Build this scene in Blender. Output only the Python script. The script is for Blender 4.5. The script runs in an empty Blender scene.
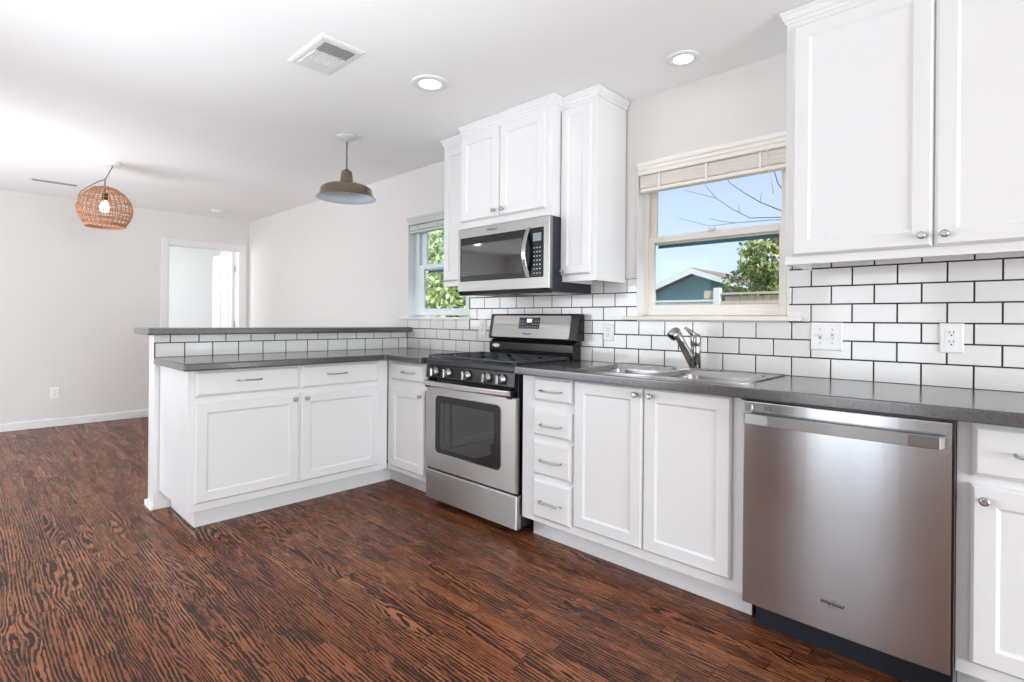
import bpy, bmesh, math, random
from mathutils import Vector, Matrix
random.seed(7)
SC = bpy.context.scene
COL = SC.collection
V3 = Vector
PI = math.pi

# ------------------------------------------------------------------ camera
CAM_POS = V3((0.4469, -2.607, 1.1484))
YAW, ROLL, F_PX, PP_Y = -0.7622, 0.0088, 530.09, 319.9
cd = bpy.data.cameras.new('camera')
cam = bpy.data.objects.new('camera', cd)
COL.objects.link(cam)
SC.camera = cam
cd.sensor_fit = 'HORIZONTAL'
cd.sensor_width = 36.0
cd.lens = F_PX * 36.0 / 1024.0
cd.shift_y = -(341.0 - PP_Y) / 1024.0
cd.clip_start = 0.02
cd.clip_end = 400
fw = V3((math.sin(YAW), math.cos(YAW), 0)); rt = V3((math.cos(YAW), -math.sin(YAW), 0)); up = V3((0, 0, 1))
ax = rt * math.cos(ROLL) + up * math.sin(ROLL)
ay = up * math.cos(ROLL) - rt * math.sin(ROLL)
az = -fw
m4 = Matrix(((ax.x, ay.x, az.x, CAM_POS.x), (ax.y, ay.y, az.y, CAM_POS.y), (ax.z, ay.z, az.z, CAM_POS.z), (0, 0, 0, 1)))
cam.matrix_world = m4

# ------------------------------------------------------------------ view, world, sun, daylight
SC.view_settings.view_transform = 'Standard'
SC.view_settings.look = 'None'
SC.view_settings.exposure = 0.54
SC.view_settings.gamma = 1.0
SC.view_settings.use_curve_mapping = False
SC.cycles.use_denoising = True
SC.cycles.max_bounces = 12
SC.cycles.diffuse_bounces = 8
SC.cycles.glossy_bounces = 6
SC.cycles.transparent_max_bounces = 16
SC.cycles.sample_clamp_indirect = 6.0
SC.cycles.caustics_reflective = False
SC.cycles.caustics_refractive = False

W = bpy.data.worlds.new('sky'); SC.world = W
W.use_nodes = True
wn = W.node_tree.nodes; wl = W.node_tree.links
bg = wn['Background']
sky = wn.new('ShaderNodeTexSky')
sky.sky_type = 'NISHITA'
sky.sun_disc = False
sky.sun_elevation = math.radians(42)
sky.sun_rotation = math.radians(100)
sky.altitude = 100
sky.air_density = 1.0; sky.dust_density = 1.2; sky.ozone_density = 2.2
haze = wn.new('ShaderNodeMix'); haze.data_type = 'RGBA'
haze.inputs[0].default_value = 0.60
haze.inputs[7].default_value = (3.0, 2.9, 4.2, 1)
wl.new(sky.outputs['Color'], haze.inputs[6])
wl.new(haze.outputs[2], bg.inputs['Color'])
bg.inputs['Strength'].default_value = 0.19

def lamp(name, typ, loc, power, color=(1, 1, 1), size=None, size_y=None, direction=None, spot=None, radius=None):
    d = bpy.data.lights.new(name, typ)
    d.energy = power; d.color = color
    if typ == 'AREA':
        d.shape = 'RECTANGLE' if size_y else 'DISK'
        d.size = size
        if size_y: d.size_y = size_y
    if typ in ('POINT', 'SPOT') and radius: d.shadow_soft_size = radius
    if typ == 'SPOT' and spot:
        d.spot_size = spot; d.spot_blend = 0.8
    if typ == 'SUN': d.angle = math.radians(0.6)
    o = bpy.data.objects.new(name, d)
    o.location = loc
    if direction: o.rotation_euler = V3(direction).to_track_quat('-Z', 'Y').to_euler()
    COL.objects.link(o)
    return o

lamp('sun', 'SUN', (10, 4, 12), 3.0, (1.0, 0.95, 0.88), direction=(-0.66, 0.36, -0.66))
# area lamps standing in for daylight; all but the patio door are added
DAY = (0.87, 0.95, 1.0)
lamp('daylight_patio_door', 'AREA', (-0.9, -5.72, 1.12), 21, DAY, 1.15, 2.05, (0, 1, 0))
lamp('added_living_fill', 'AREA', (-4.6, -5.72, 1.22), 80, DAY, 2.9, 1.95, (0, 1, 0))
lamp('added_side_fill', 'AREA', (5.12, -2.4, 1.15), 180, DAY, 2.6, 1.8, (-1, 0, 0))
lamp('added_far_fill', 'AREA', (-6.93, -4.5, 1.2), 24, DAY, 1.3, 1.5, (1, 0, 0))
lamp('added_hall_fill', 'AREA', (-8.2, -2.6, 1.4), 33, (1, 1, 1), 1.55, 1.55, (0, 1, 0))
# unseen lamps added low behind the camera to brighten the ceiling
UPL = (0.87, 0.95, 1.0)
for (lx, lw, sp) in ((-0.6, 4.0, 60), (-2.3, 2.4, 60), (-4.2, 1.6, 60), (-1.2, 6.2, 95), (-5.0, 5.4, 95)):
    o = lamp('added_uplight', 'AREA', (lx, -3.3, 0.4), lw, UPL, 0.8, None, (0, 0.53, 0.85))
    o.data.spread = math.radians(sp)

# ------------------------------------------------------------------ materials
MATS = {}
def srgb(r, g, b):
    def f(c):
        c /= 255.0
        return c / 12.92 if c <= 0.04045 else ((c + 0.055) / 1.055) ** 2.4
    return (f(r), f(g), f(b), 1.0)

class NT:
    def __init__(s, name):
        s.m = bpy.data.materials.new(name); s.m.use_nodes = True
        s.n = s.m.node_tree.nodes; s.l = s.m.node_tree.links
        s.b = s.n['Principled BSDF']; s.out = s.n['Material Output']
        s.tc = s.n.new('ShaderNodeTexCoord')
    def link(s, a, b): s.l.new(a, b)
    def map(s, scale=(1, 1, 1), src=None):
        m = s.n.new('ShaderNodeMapping'); m.inputs['Scale'].default_value = scale
        s.link(src or s.tc.outputs['Object'], m.inputs['Vector']); return m.outputs['Vector']
    def noise(s, scale, vec=None, detail=2.0, rough=0.5, dist=0.0):
        t = s.n.new('ShaderNodeTexNoise'); t.inputs['Scale'].default_value = scale
        t.inputs['Detail'].default_value = detail; t.inputs['Roughness'].default_value = rough
        t.inputs['Distortion'].default_value = dist
        s.link(vec or s.tc.outputs['Object'], t.inputs['Vector']); return t.outputs['Fac']
    def math(s, op, a, b=None, c=None, clamp=False):
        t = s.n.new('ShaderNodeMath'); t.operation = op; t.use_clamp = clamp
        for i, v in enumerate((a, b, c)):
            if v is None: continue
            if isinstance(v, (int, float)): t.inputs[i].default_value = v
            else: s.link(v, t.inputs[i])
        return t.outputs[0]
    def ramp(s, fac, stops):
        r = s.n.new('ShaderNodeValToRGB')
        e = r.color_ramp.elements
        while len(e) < len(stops): e.new(0.5)
        for i, (p, c) in enumerate(stops):
            e[i].position = p; e[i].color = c if len(c) == 4 else (*c, 1)
        s.link(fac, r.inputs['Fac']); return r.outputs['Color']
    def mix(s, fac, a, b, mode='MIX'):
        t = s.n.new('ShaderNodeMix'); t.data_type = 'RGBA'; t.blend_type = mode
        for i, v in ((0, fac), (6, a), (7, b)):
            if isinstance(v, (int, float)): t.inputs[i].default_value = v
            elif isinstance(v, tuple): t.inputs[i].default_value = v
            else: s.link(v, t.inputs[i])
        return t.outputs[2]
    def bump(s, h, strength=0.1, dist=0.01):
        b = s.n.new('ShaderNodeBump'); b.inputs['Strength'].default_value = strength
        b.inputs['Distance'].default_value = dist
        s.link(h, b.inputs['Height']); s.link(b.outputs['Normal'], s.b.inputs['Normal'])
    def set(s, **k):
        for a, v in k.items():
            i = s.b.inputs[a.replace('_', ' ')]
            if isinstance(v, (int, float, tuple)): i.default_value = v
            else: s.link(v, i)
        return s

def mat(name, rgb, rough=0.5, metal=0.0, var=0.04, scale=6.0, spec=0.5, bump=0.0, bscale=200.0):
    """plain surface with a slight procedural mottling"""
    if name in MATS: return MATS[name]
    t = NT(name)
    c = srgb(*rgb)
    lo = tuple(v * (1 - var) for v in c[:3]) + (1,)
    hi = tuple(min(1, v * (1 + var)) for v in c[:3]) + (1,)
    n = t.noise(scale, detail=3)
    t.set(Base_Color=t.mix(n, lo, hi), Roughness=rough, Metallic=metal)
    t.b.inputs['Specular IOR Level'].default_value = spec
    if bump: t.bump(t.noise(bscale, detail=2), bump, 0.002)
    MATS[name] = t.m
    return t.m

def emit(name, rgb, strength):
    t = NT(name)
    t.set(Base_Color=srgb(*rgb), Emission_Color=srgb(*rgb), Emission_Strength=strength)
    MATS[name] = t.m
    return t.m

def steel(name, rgb=(176, 174, 172), rough=0.3, along=(1, 1, 260), aniso=0.0, bump=0.12):
    t = NT(name)
    v = t.map(along)
    n = t.noise(3.0, v, detail=4, rough=0.65)
    n2 = t.noise(1.5, None, detail=2)
    c = srgb(*rgb)
    lo = tuple(x * 0.86 for x in c[:3]) + (1,); hi = tuple(min(1, x * 1.08) for x in c[:3]) + (1,)
    t.set(Base_Color=t.mix(n, lo, hi), Metallic=1.0)
    t.set(Roughness=t.math('MULTIPLY_ADD', n2, 0.14, rough - 0.07))
    if aniso:
        t.b.inputs['Anisotropic'].default_value = aniso
        t.b.inputs['Anisotropic Rotation'].default_value = 0.25
        tg = t.n.new('ShaderNodeTangent'); tg.direction_type = 'RADIAL'; tg.axis = 'Z'
        t.link(tg.outputs[0], t.b.inputs['Tangent'])
    if bump: t.bump(n, bump, 0.0006)
    MATS[name] = t.m
    return t.m

def floor_material():
    t = NT('stained_oak_strip_floor')
    sep = t.n.new('ShaderNodeSeparateXYZ'); t.link(t.tc.outputs['Object'], sep.inputs[0])
    X, Y = sep.outputs['X'], sep.outputs['Y']
    wv = 0.0585
    yr = t.math('DIVIDE', Y, wv)
    row = t.math('FLOOR', yr)
    wn1 = t.n.new('ShaderNodeTexWhiteNoise'); wn1.noise_dimensions = '1D'; t.link(row, wn1.inputs['W'])
    xo = t.math('MULTIPLY_ADD', wn1.outputs['Value'], 7.3, X)
    xr = t.math('DIVIDE', xo, 0.62)
    pk = t.math('FLOOR', xr)
    cmb = t.n.new('ShaderNodeCombineXYZ'); t.link(row, cmb.inputs[0]); t.link(pk, cmb.inputs[1])
    wn2 = t.n.new('ShaderNodeTexWhiteNoise'); wn2.noise_dimensions = '2D'; t.link(cmb.outputs[0], wn2.inputs['Vector'])
    pid = wn2.outputs['Value']
    # per-plank grain space
    gx = t.math('MULTIPLY_ADD', pid, 41.0, X)
    gz = t.math('MULTIPLY', pid, 23.0)
    gv = t.n.new('ShaderNodeCombineXYZ'); t.link(gx, gv.inputs[0]); t.link(Y, gv.inputs[1]); t.link(gz, gv.inputs[2])
    g = gv.outputs[0]
    pid2 = t.math('FRACT', t.math('MULTIPLY', pid, 7.31))
    warp = t.noise(1.0, t.map((1.9, 10.0, 1.0), g), detail=1.5, rough=0.45)
    wob = t.noise(1.0, t.map((22.0, 120.0, 1.0), g), detail=2.5, rough=0.6)
    amp = t.math('MULTIPLY_ADD', t.math('POWER', pid2, 2.5), 85.0, 14.0)
    ph = t.math('MULTIPLY_ADD', warp, amp, t.math('MULTIPLY', Y, 500.0))
    ph = t.math('MULTIPLY_ADD', wob, 6.0, ph)
    s = t.math('MULTIPLY_ADD', t.math('SINE', ph), 0.5, 0.5)
    patch = t.noise(1.0, t.map((3.0, 16.0, 1.0), g), detail=3, rough=0.65)
    thr = t.math('MULTIPLY_ADD', patch, -2.4, 1.37)
    line = t.math('MULTIPLY', t.math('SUBTRACT', s, thr), 2.6, clamp=True)
    brk = t.noise(1.0, t.map((12.0, 60.0, 1.0), g), detail=2)
    line = t.math('MULTIPLY', line, t.math('MULTIPLY', t.math('SUBTRACT', brk, 0.24), 5.0, clamp=True))
    pore = t.noise(1.0, t.map((14.0, 330.0, 1.0), g), detail=3, rough=0.6)
    pore = t.math('MULTIPLY', t.math('SUBTRACT', pore, 0.53), 7.0, clamp=True)
    dark = t.math('MAXIMUM', line, t.math('MULTIPLY', pore, 0.6))
    tone = t.math('MULTIPLY_ADD', pid, 0.75, t.math('MULTIPLY', t.noise(1.0, t.map((3, 30, 1), g), detail=2), 0.35))
    base = t.ramp(tone, [(0.0, srgb(128, 70, 40)), (0.45, srgb(152, 90, 56)), (1.0, srgb(172, 110, 71))])
    col = t.mix(t.math('MULTIPLY', dark, 0.95), base, srgb(30, 16, 12))
    # joints between strips
    fy = t.math('FRACT', yr); fx = t.math('FRACT', xr)
    ey = t.math('LESS_THAN', t.math('ABSOLUTE', t.math('SUBTRACT', fy, 0.5)), 0.488)
    ex = t.math('LESS_THAN', t.math('ABSOLUTE', t.math('SUBTRACT', fx, 0.5)), 0.4975)
    seam = t.math('MULTIPLY', ey, ex)
    col = t.mix(seam, srgb(46, 26, 20), col)
    t.set(Base_Color=col)
    t.set(Roughness=t.math('MULTIPLY_ADD', dark, 0.18, 0.26))
    t.b.inputs['Specular IOR Level'].default_value = 0.26
    h = t.math('MULTIPLY_ADD', dark, -0.5, t.math('MULTIPLY', seam, 0.6))
    t.bump(h, 0.07, 0.002)
    return t.m

def laminate_material():
    t = NT('speckled_charcoal_laminate')
    n = t.noise(420.0, detail=2, rough=0.7)
    n2 = t.noise(150.0, detail=3, rough=0.7)
    c = t.ramp(n, [(0.30, srgb(36, 37, 42)), (0.5, srgb(78, 74, 74)), (0.66, srgb(126, 119, 114)), (0.78, srgb(174, 164, 154))])
    c2 = t.ramp(n2, [(0.36, srgb(34, 34, 37)), (0.55, srgb(74, 72, 73))])
    t.set(Base_Color=t.mix(0.45, c, c2), Roughness=0.2)
    t.b.inputs['Coat Weight'].default_value = 0.35; t.b.inputs['Coat Roughness'].default_value = 0.13
    t.b.inputs['Specular IOR Level'].default_value = 0.9
    return t.m

def glass_material(name, tint=(0.93, 0.97, 0.97)):
    m = bpy.data.materials.new(name); m.use_nodes = True
    n = m.node_tree.nodes; l = m.node_tree.links
    n.remove(n['Principled BSDF'])
    tr = n.new('ShaderNodeBsdfTransparent'); tr.inputs[0].default_value = (*tint, 1)
    gl = n.new('ShaderNodeBsdfGlossy'); gl.inputs['Roughness'].default_value = 0.02
    ge = n.new('ShaderNodeNewGeometry'); dp = n.new('ShaderNodeVectorMath'); dp.operation = 'DOT_PRODUCT'
    l.new(ge.outputs['Incoming'], dp.inputs[0]); l.new(ge.outputs['Normal'], dp.inputs[1])
    def mt(op, a, b):
        q = n.new('ShaderNodeMath'); q.operation = op
        for i, v in enumerate((a, b)):
            if isinstance(v, (int, float)): q.inputs[i].default_value = v
            elif v is not None: l.new(v, q.inputs[i])
        return q
    ab = mt('ABSOLUTE', dp.outputs['Value'], None); iv = mt('SUBTRACT', 1.0, ab.outputs[0])
    fr = mt('MULTIPLY_ADD', mt('POWER', iv.outputs[0], 5.0).outputs[0], 0.4); fr.inputs[2].default_value = 0.006
    nz = n.new('ShaderNodeTexNoise'); nz.inputs['Scale'].default_value = 3
    bp = n.new('ShaderNodeBump'); bp.inputs['Strength'].default_value = 0.01
    l.new(nz.outputs['Fac'], bp.inputs['Height']); l.new(bp.outputs['Normal'], gl.inputs['Normal'])
    mx = n.new('ShaderNodeMixShader')
    l.new(fr.outputs[0], mx.inputs[0]); l.new(tr.outputs[0], mx.inputs[1]); l.new(gl.outputs[0], mx.inputs[2])
    l.new(mx.outputs[0], n['Material Output'].inputs[0])
    return m

def leaf_material(name, a, b):
    t = NT(name)
    info = t.n.new('ShaderNodeNewGeometry')
    c = t.ramp(info.outputs['Random Per Island'], [(0.0, srgb(*a)), (1.0, srgb(*b))])
    t.set(Base_Color=c, Roughness=0.55)
    t.b.inputs['Transmission Weight'].default_value = 0.0
    return t.m

M_WALL = mat('warm_white_wall_paint', (224, 222, 219), 0.75, var=0.012, scale=1.5, spec=0.25, bump=0.04, bscale=260)
M_CEIL = mat('flat_white_ceiling_paint', (247, 247, 247), 0.85, var=0.01, scale=1.0, spec=0.2, bump=0.05, bscale=160)
M_HALL = mat('bright_hall_paint', (236, 239, 239), 0.8, var=0.01, scale=1.0, spec=0.2)
M_TRIM = mat('white_trim_enamel', (232, 232, 231), 0.35, var=0.012)
M_CAB = mat('white_cabinet_enamel', (229, 229, 229), 0.33, var=0.012, scale=3.0, bump=0.02, bscale=90)
M_CABIN = mat('cabinet_underside', (205, 204, 202), 0.6)
M_FLOOR = floor_material()
M_LAM = laminate_material()
M_TILE = mat('white_glazed_tile', (231, 230, 227), 0.10, var=0.02, scale=7.0, spec=0.55, bump=0.015, bscale=14)
M_GROUT = mat('charcoal_grout', (52, 51, 52), 0.9, var=0.15, scale=120, bump=0.2, bscale=300)
M_VINYL = mat('cream_vinyl', (234, 228, 219), 0.4, var=0.015)
M_VINYLW = mat('sky_lit_vinyl', (226, 236, 238), 0.4, var=0.015)  # bluish light of the sky put into the vinyl colour
M_BLINDG = mat('window_lit_blind', (200, 206, 203), 0.5, var=0.03)  # grey-green cast of the window light put into the blind's colour
M_SCREEN = mat('dark_teal_screen_frame', (62, 104, 104), 0.5)
M_BLIND = mat('faux_wood_blind', (246, 241, 233), 0.5, var=0.03)
M_CORD = mat('white_cord', (232, 230, 226), 0.6)
M_PLATE = mat('white_plastic_plate', (240, 240, 238), 0.3, var=0.01)
M_SLOT = mat('dark_slot', (40, 39, 38), 0.6)
M_NICK = mat('satin_nickel', (186, 184, 180), 0.28, 1.0, 0.05, 60)
M_STEEL = steel('brushed_stainless', (204, 208, 211), 0.21, (0.6, 0.6, 90), aniso=0.8, bump=0.0)
M_STEELV = steel('brushed_stainless_range', (190, 186, 182), 0.38, (0.6, 0.6, 90), aniso=0.6, bump=0.0)
M_STEELM = steel('brushed_stainless_muted', (156, 154, 151), 0.34, (0.6, 0.6, 90), aniso=0.6, bump=0.0)
M_SINK = steel('satin_sink_steel', (172, 170, 168), 0.28, (60, 60, 60), bump=0.03)
M_CHROME = mat('polished_steel', (200, 198, 196), 0.14, 1.0, 0.04, 30)
M_GREYMET = mat('brushed_faucet_nickel', (172, 168, 164), 0.2, 1.0, 0.05, 40)
M_BLACK = mat('black_enamel', (24, 25, 27), 0.22, var=0.1, scale=20)
M_NAVY = mat('blue_black_side_panel', (31, 36, 46), 0.4, var=0.1, scale=12)
M_GLASSB = mat('black_glass', (12, 15, 19), 0.25, var=0.1, scale=5, spec=0.25)
M_GLASSO = mat('smoked_oven_glass', (34, 33, 32), 0.04, var=0.1, scale=5, spec=1.0)
M_IRON = mat('cast_iron_grate', (58, 61, 64), 0.5, var=0.12, scale=60, bump=0.2, bscale=300)
M_COOK = mat('black_porcelain_cooktop', (40, 42, 45), 0.3, var=0.1, scale=20)
M_KNOBBLK = mat('black_knob_plastic', (22, 22, 23), 0.35)
M_LOGO = mat('dark_lettering', (44, 44, 46), 0.4)
M_LCD = mat('pale_display_panel', (134, 146, 152), 0.3)
M_DOT = mat('pale_button_print', (170, 176, 182), 0.5)
M_DIGIT = emit('lit_clock_digits', (205, 220, 255), 1.6)
M_BRONZE = mat('aged_nickel_with_reflections', (146, 130, 112), 0.15, 1.0, 0.35, 12)  # patina, with strong mottling that mostly stands in for streaky reflections
M_CANOPY = mat('grey_white_canopy', (204, 203, 201), 0.3)
M_WHITEIN = mat('white_shade_lining', (214, 226, 236), 0.4)
M_RATTAN = mat('rattan_cane', (184, 130, 96), 0.6, var=0.3, scale=40)
M_BULB = emit('warm_bulb', (255, 214, 160), 6.0)
M_LED = emit('downlight_lens', (255, 250, 242), 6.0)
M_WIRE = mat('dark_cord', (92, 84, 78), 0.6)
M_GRILLE = mat('grey_vent_mesh', (152, 152, 153), 0.7)  # one even grey for vent backings and some louvers
M_PANE = glass_material('window_glass')
M_SHINGLE = mat('grey_brown_shingle', (150, 128, 120), 0.9, var=0.25, scale=30, bump=0.3, bscale=60)
M_TEAL = mat('teal_siding', (104, 146, 162), 0.7, var=0.35, scale=4)
M_FASCIA = mat('white_fascia', (232, 234, 236), 0.6)
M_FENCE = mat('weathered_fence_wood', (206, 190, 172), 0.85, var=0.2, scale=14)
M_PALEF = mat('pale_fence_wood', (206, 214, 216), 0.8, var=0.12, scale=10)
M_BARK = mat('grey_bark', (118, 108, 106), 0.9, var=0.2, scale=20, bump=0.3)
M_LEAFA = leaf_material('olive_leaves', (96, 132, 78), (206, 204, 140))
M_LEAFB = leaf_material('bright_leaves', (150, 180, 100), (240, 244, 200))
M_GRASS = mat('dry_lawn', (150, 158, 110), 0.95, var=0.25, scale=3)

# ------------------------------------------------------------------ mesh helpers
ORG = {}
class MB:
    """collects boxes, bars, tubes, rings of faces; build() links them as one mesh object"""
    def __init__(s): s.v = []; s.f = []; s.mi = []; s.sm = []
    def add(s, vs, fs, mi=0, smooth=False):
        n = len(s.v); s.v += [V3(p) for p in vs]
        for f in fs:
            s.f.append([n + i for i in f]); s.mi.append(mi); s.sm.append(smooth)
        return s
    def box(s, x0, x1, y0, y1, z0, z1, mi=0):
        x0, x1 = min(x0, x1), max(x0, x1); y0, y1 = min(y0, y1), max(y0, y1); z0, z1 = min(z0, z1), max(z0, z1)
        vs = [(x0, y0, z0), (x1, y0, z0), (x1, y1, z0), (x0, y1, z0), (x0, y0, z1), (x1, y0, z1), (x1, y1, z1), (x0, y1, z1)]
        return s.add(vs, [(0, 3, 2, 1), (4, 5, 6, 7), (0, 1, 5, 4), (1, 2, 6, 5), (2, 3, 7, 6), (3, 0, 4, 7)], mi)
    def tube(s, pts, r, n=10, mi=0, caps=True, closed=False):
        pts = [V3(p) for p in pts]; k = len(pts)
        rs = r if isinstance(r, (list, tuple)) else [r] * k
        base = len(s.v); ref = None
        for i, p in enumerate(pts):
            if closed: d = pts[(i + 1) % k] - pts[i - 1]
            else: d = pts[min(i + 1, k - 1)] - pts[max(i - 1, 0)]
            d.normalize()
            if ref is None:
                ref = V3((0, 0, 1)) if abs(d.z) < 0.9 else V3((1, 0, 0))
                u = d.cross(ref).normalized()
            else: u = (u - d * u.dot(d)).normalized()
            w = d.cross(u)
            for j in range(n):
                a = 2 * PI * j / n
                s.v.append(p + (u * math.cos(a) + w * math.sin(a)) * rs[i])
        for i in range(k if closed else k - 1):
            for j in range(n):
                a = base + i * n + j; b = base + i * n + (j + 1) % n
                c = base + ((i + 1) % k) * n + (j + 1) % n; d2 = base + ((i + 1) % k) * n + j
                s.f.append([a, b, c, d2]); s.mi.append(mi); s.sm.append(True)
        if caps and not closed:
            s.f.append([base + j for j in range(n)][::-1]); s.mi.append(mi); s.sm.append(False)
            s.f.append([base + (k - 1) * n + j for j in range(n)]); s.mi.append(mi); s.sm.append(False)
        return s
    def lathe(s, prof, c, axis='Z', n=32, mi=0, capends=True, smooth=True):
        """prof: (radius, height) along axis from c"""
        c = V3(c); base = len(s.v)
        A = {'Z': (V3((1, 0, 0)), V3((0, 1, 0)), V3((0, 0, 1))), 'Y': (V3((1, 0, 0)), V3((0, 0, 1)), V3((0, -1, 0))), 'X': (V3((0, 1, 0)), V3((0, 0, 1)), V3((1, 0, 0)))}[axis] if isinstance(axis, str) else axis
        for r, h in prof:
            for j in range(n):
                a = 2 * PI * j / n
                s.v.append(c + A[0] * (r * math.cos(a)) + A[1] * (r * math.sin(a)) + A[2] * h)
        for i in range(len(prof) - 1):
            for j in range(n):
                s.f.append([base + i * n + j, base + i * n + (j + 1) % n, base + (i + 1) * n + (j + 1) % n, base + (i + 1) * n + j])
                s.mi.append(mi); s.sm.append(smooth)
        if capends:
            s.f.append([base + j for j in range(n)][::-1]); s.mi.append(mi); s.sm.append(False)
            e = base + (len(prof) - 1) * n
            s.f.append([e + j for j in range(n)]); s.mi.append(mi); s.sm.append(False)
        return s
    def rings(s, rects, fn, mi=0):
        """concentric rectangles (u0,u1,v0,v1,depth) stitched and capped; fn maps (u,v,d) to a point"""
        base = len(s.v)
        for (u0, u1, v0, v1, d) in rects:
            for (u, v) in ((u0, v0), (u1, v0), (u1, v1), (u0, v1)): s.v.append(V3(fn(u, v, d)))
        for i in range(len(rects) - 1):
            for j in range(4):
                s.f.append([base + i * 4 + j, base + i * 4 + (j + 1) % 4, base + (i + 1) * 4 + (j + 1) % 4, base + (i + 1) * 4 + j])
                s.mi.append(mi); s.sm.append(False)
        s.f.append([base + j for j in range(4)][::-1]); s.mi.append(mi); s.sm.append(False)
        e = base + (len(rects) - 1) * 4
        s.f.append([e + j for j in range(4)]); s.mi.append(mi); s.sm.append(False)
        return s
    def prism(s, poly, fn, d0, d1, mi=0):
        """extrude a 2D polygon between depths d0 and d1"""
        base = len(s.v); k = len(poly)
        for d in (d0, d1):
            for (u, v) in poly: s.v.append(V3(fn(u, v, d)))
        for j in range(k):
            s.f.append([base + j, base + (j + 1) % k, base + k + (j + 1) % k, base + k + j]); s.mi.append(mi); s.sm.append(False)
        s.f.append([base + j for j in range(k)][::-1]); s.mi.append(mi); s.sm.append(False)
        s.f.append([base + k + j for j in range(k)]); s.mi.append(mi); s.sm.append(False)
        return s
    def build(s, name, mats, parent=None, bevel=0.0, seg=2, kind=None, label=None):
        me = bpy.data.meshes.new(name)
        lo = V3((min(p.x for p in s.v), min(p.y for p in s.v), min(p.z for p in s.v)))
        hi = V3((max(p.x for p in s.v), max(p.y for p in s.v), max(p.z for p in s.v)))
        c = (lo + hi) / 2
        if parent is None: c.z = lo.z
        me.from_pydata([tuple(p - c) for p in s.v], [], s.f)
        for m in (mats if isinstance(mats, (list, tuple)) else [mats]): me.materials.append(m)
        for i, p in enumerate(me.polygons):
            p.material_index = s.mi[i]; p.use_smooth = s.sm[i]
        bm = bmesh.new(); bm.from_mesh(me)
        bmesh.ops.recalc_face_normals(bm, faces=bm.faces)
        bm.to_mesh(me); bm.free(); me.update()
        o = bpy.data.objects.new(name, me)
        COL.objects.link(o)
        if parent is not None:
            o.parent = parent; o.location = c - ORG[parent.name]
        else: o.location = c
        ORG[o.name] = c
        if bevel:
            b = o.modifiers.new('edge', 'BEVEL'); b.width = bevel; b.segments = seg
            b.limit_method = 'ANGLE'; b.angle_limit = math.radians(40); b.harden_normals = False
        if kind: o['kind'] = kind
        if label: o['label'] = label
        return o

def thing(name, loc, label, cat, group=None):
    o = bpy.data.objects.new(name, None); COL.objects.link(o)
    o.location = loc; o.empty_display_size = 0.05; ORG[o.name] = V3(loc)
    o['label'] = label; o['category'] = cat
    if group: o['group'] = group
    return o
def tag(o, label, cat, group=None):
    o['label'] = label; o['category'] = cat
    if group: o['group'] = group
    return o
def struct(name, loc=(0, 0, 0)):
    o = bpy.data.objects.new(name, None); COL.objects.link(o)
    o.location = loc; o.empty_display_size = 0.05; ORG[o.name] = V3(loc); o['kind'] = 'structure'
    return o

def text_mesh(body, size, fn_mat, parent, name, mat_, shear=0.0, extrude=0.0004, ring=False, bold=0.0):
    cu = bpy.data.curves.new('lettering', 'FONT'); cu.body = body; cu.size = size; cu.shear = shear
    cu.extrude = extrude; cu.align_x = 'CENTER'; cu.align_y = 'CENTER'; cu.offset = bold
    tmp = bpy.data.objects.new('lettering_source', cu); COL.objects.link(tmp)
    dg = bpy.context.evaluated_depsgraph_get(); dg.update()
    me = bpy.data.meshes.new_from_object(tmp.evaluated_get(dg))
    mb = MB()
    mb.add([fn_mat(v.co.x, v.co.y, v.co.z) for v in me.vertices], [list(p.vertices) for p in me.polygons])
    COL.objects.unlink(tmp); bpy.data.objects.remove(tmp); bpy.data.meshes.remove(me)
    if ring:
        pts = []
        L = size * 2.6
        for i in range(29):
            a = math.radians(195 + i * 10.5)
            pts.append(fn_mat(L * 0.42 * math.cos(a) + size * 0.5, size * 0.85 * math.sin(a) - size * 0.1, 0.0004))
        mb.tube(pts, size * 0.022, 6)
    return mb.build(name, mat_, parent)

# mappings of (u, height, outward depth) for the two cabinet runs
def sink_map(yf):  return lambda u, v, d: (u, yf - d, v)
def pen_map(xf):   return lambda u, v, d: (xf + d, u, v)

def panel_door(u0, u1, v0, v1, fn, t=0.02, stile=0.056):
    mb = MB()
    R = lambda i, d: (u0 + i, u1 - i, v0 + i, v1 - i, d)
    mb.rings([R(0, 0), R(0, t * 0.55), R(0.006, t * 0.85), R(0.009, t), R(stile, t), R(stile + 0.003, t - 0.0025), R(stile + 0.009, t - 0.0065)], fn)
    return mb
def drawer_front(u0, u1, v0, v1, fn, t=0.02):
    mb = MB()
    R = lambda i, d: (u0 + i, u1 - i, v0 + i, v1 - i, d)
    mb.rings([R(0, 0), R(0, t * 0.4), R(0.005, t * 0.55), R(0.013, t * 0.95), R(0.016, t)], fn)
    return mb
def knob(u, v, fn, d0, parent):
    mb = MB()
    c = V3(fn(u, v, d0)); n = (V3(fn(u, v, d0 + 1)) - c).normalized()
    a = V3((0, 0, 1)); b = n.cross(a).normalized()
    mb.lathe([(0.0065, 0), (0.0055, 0.004), (0.0048, 0.012), (0.010, 0.016), (0.0128, 0.020), (0.0122, 0.024), (0.008, 0.0265)], c, (b, a, n), 20)
    return mb.build('knob', M_NICK, parent)
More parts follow.
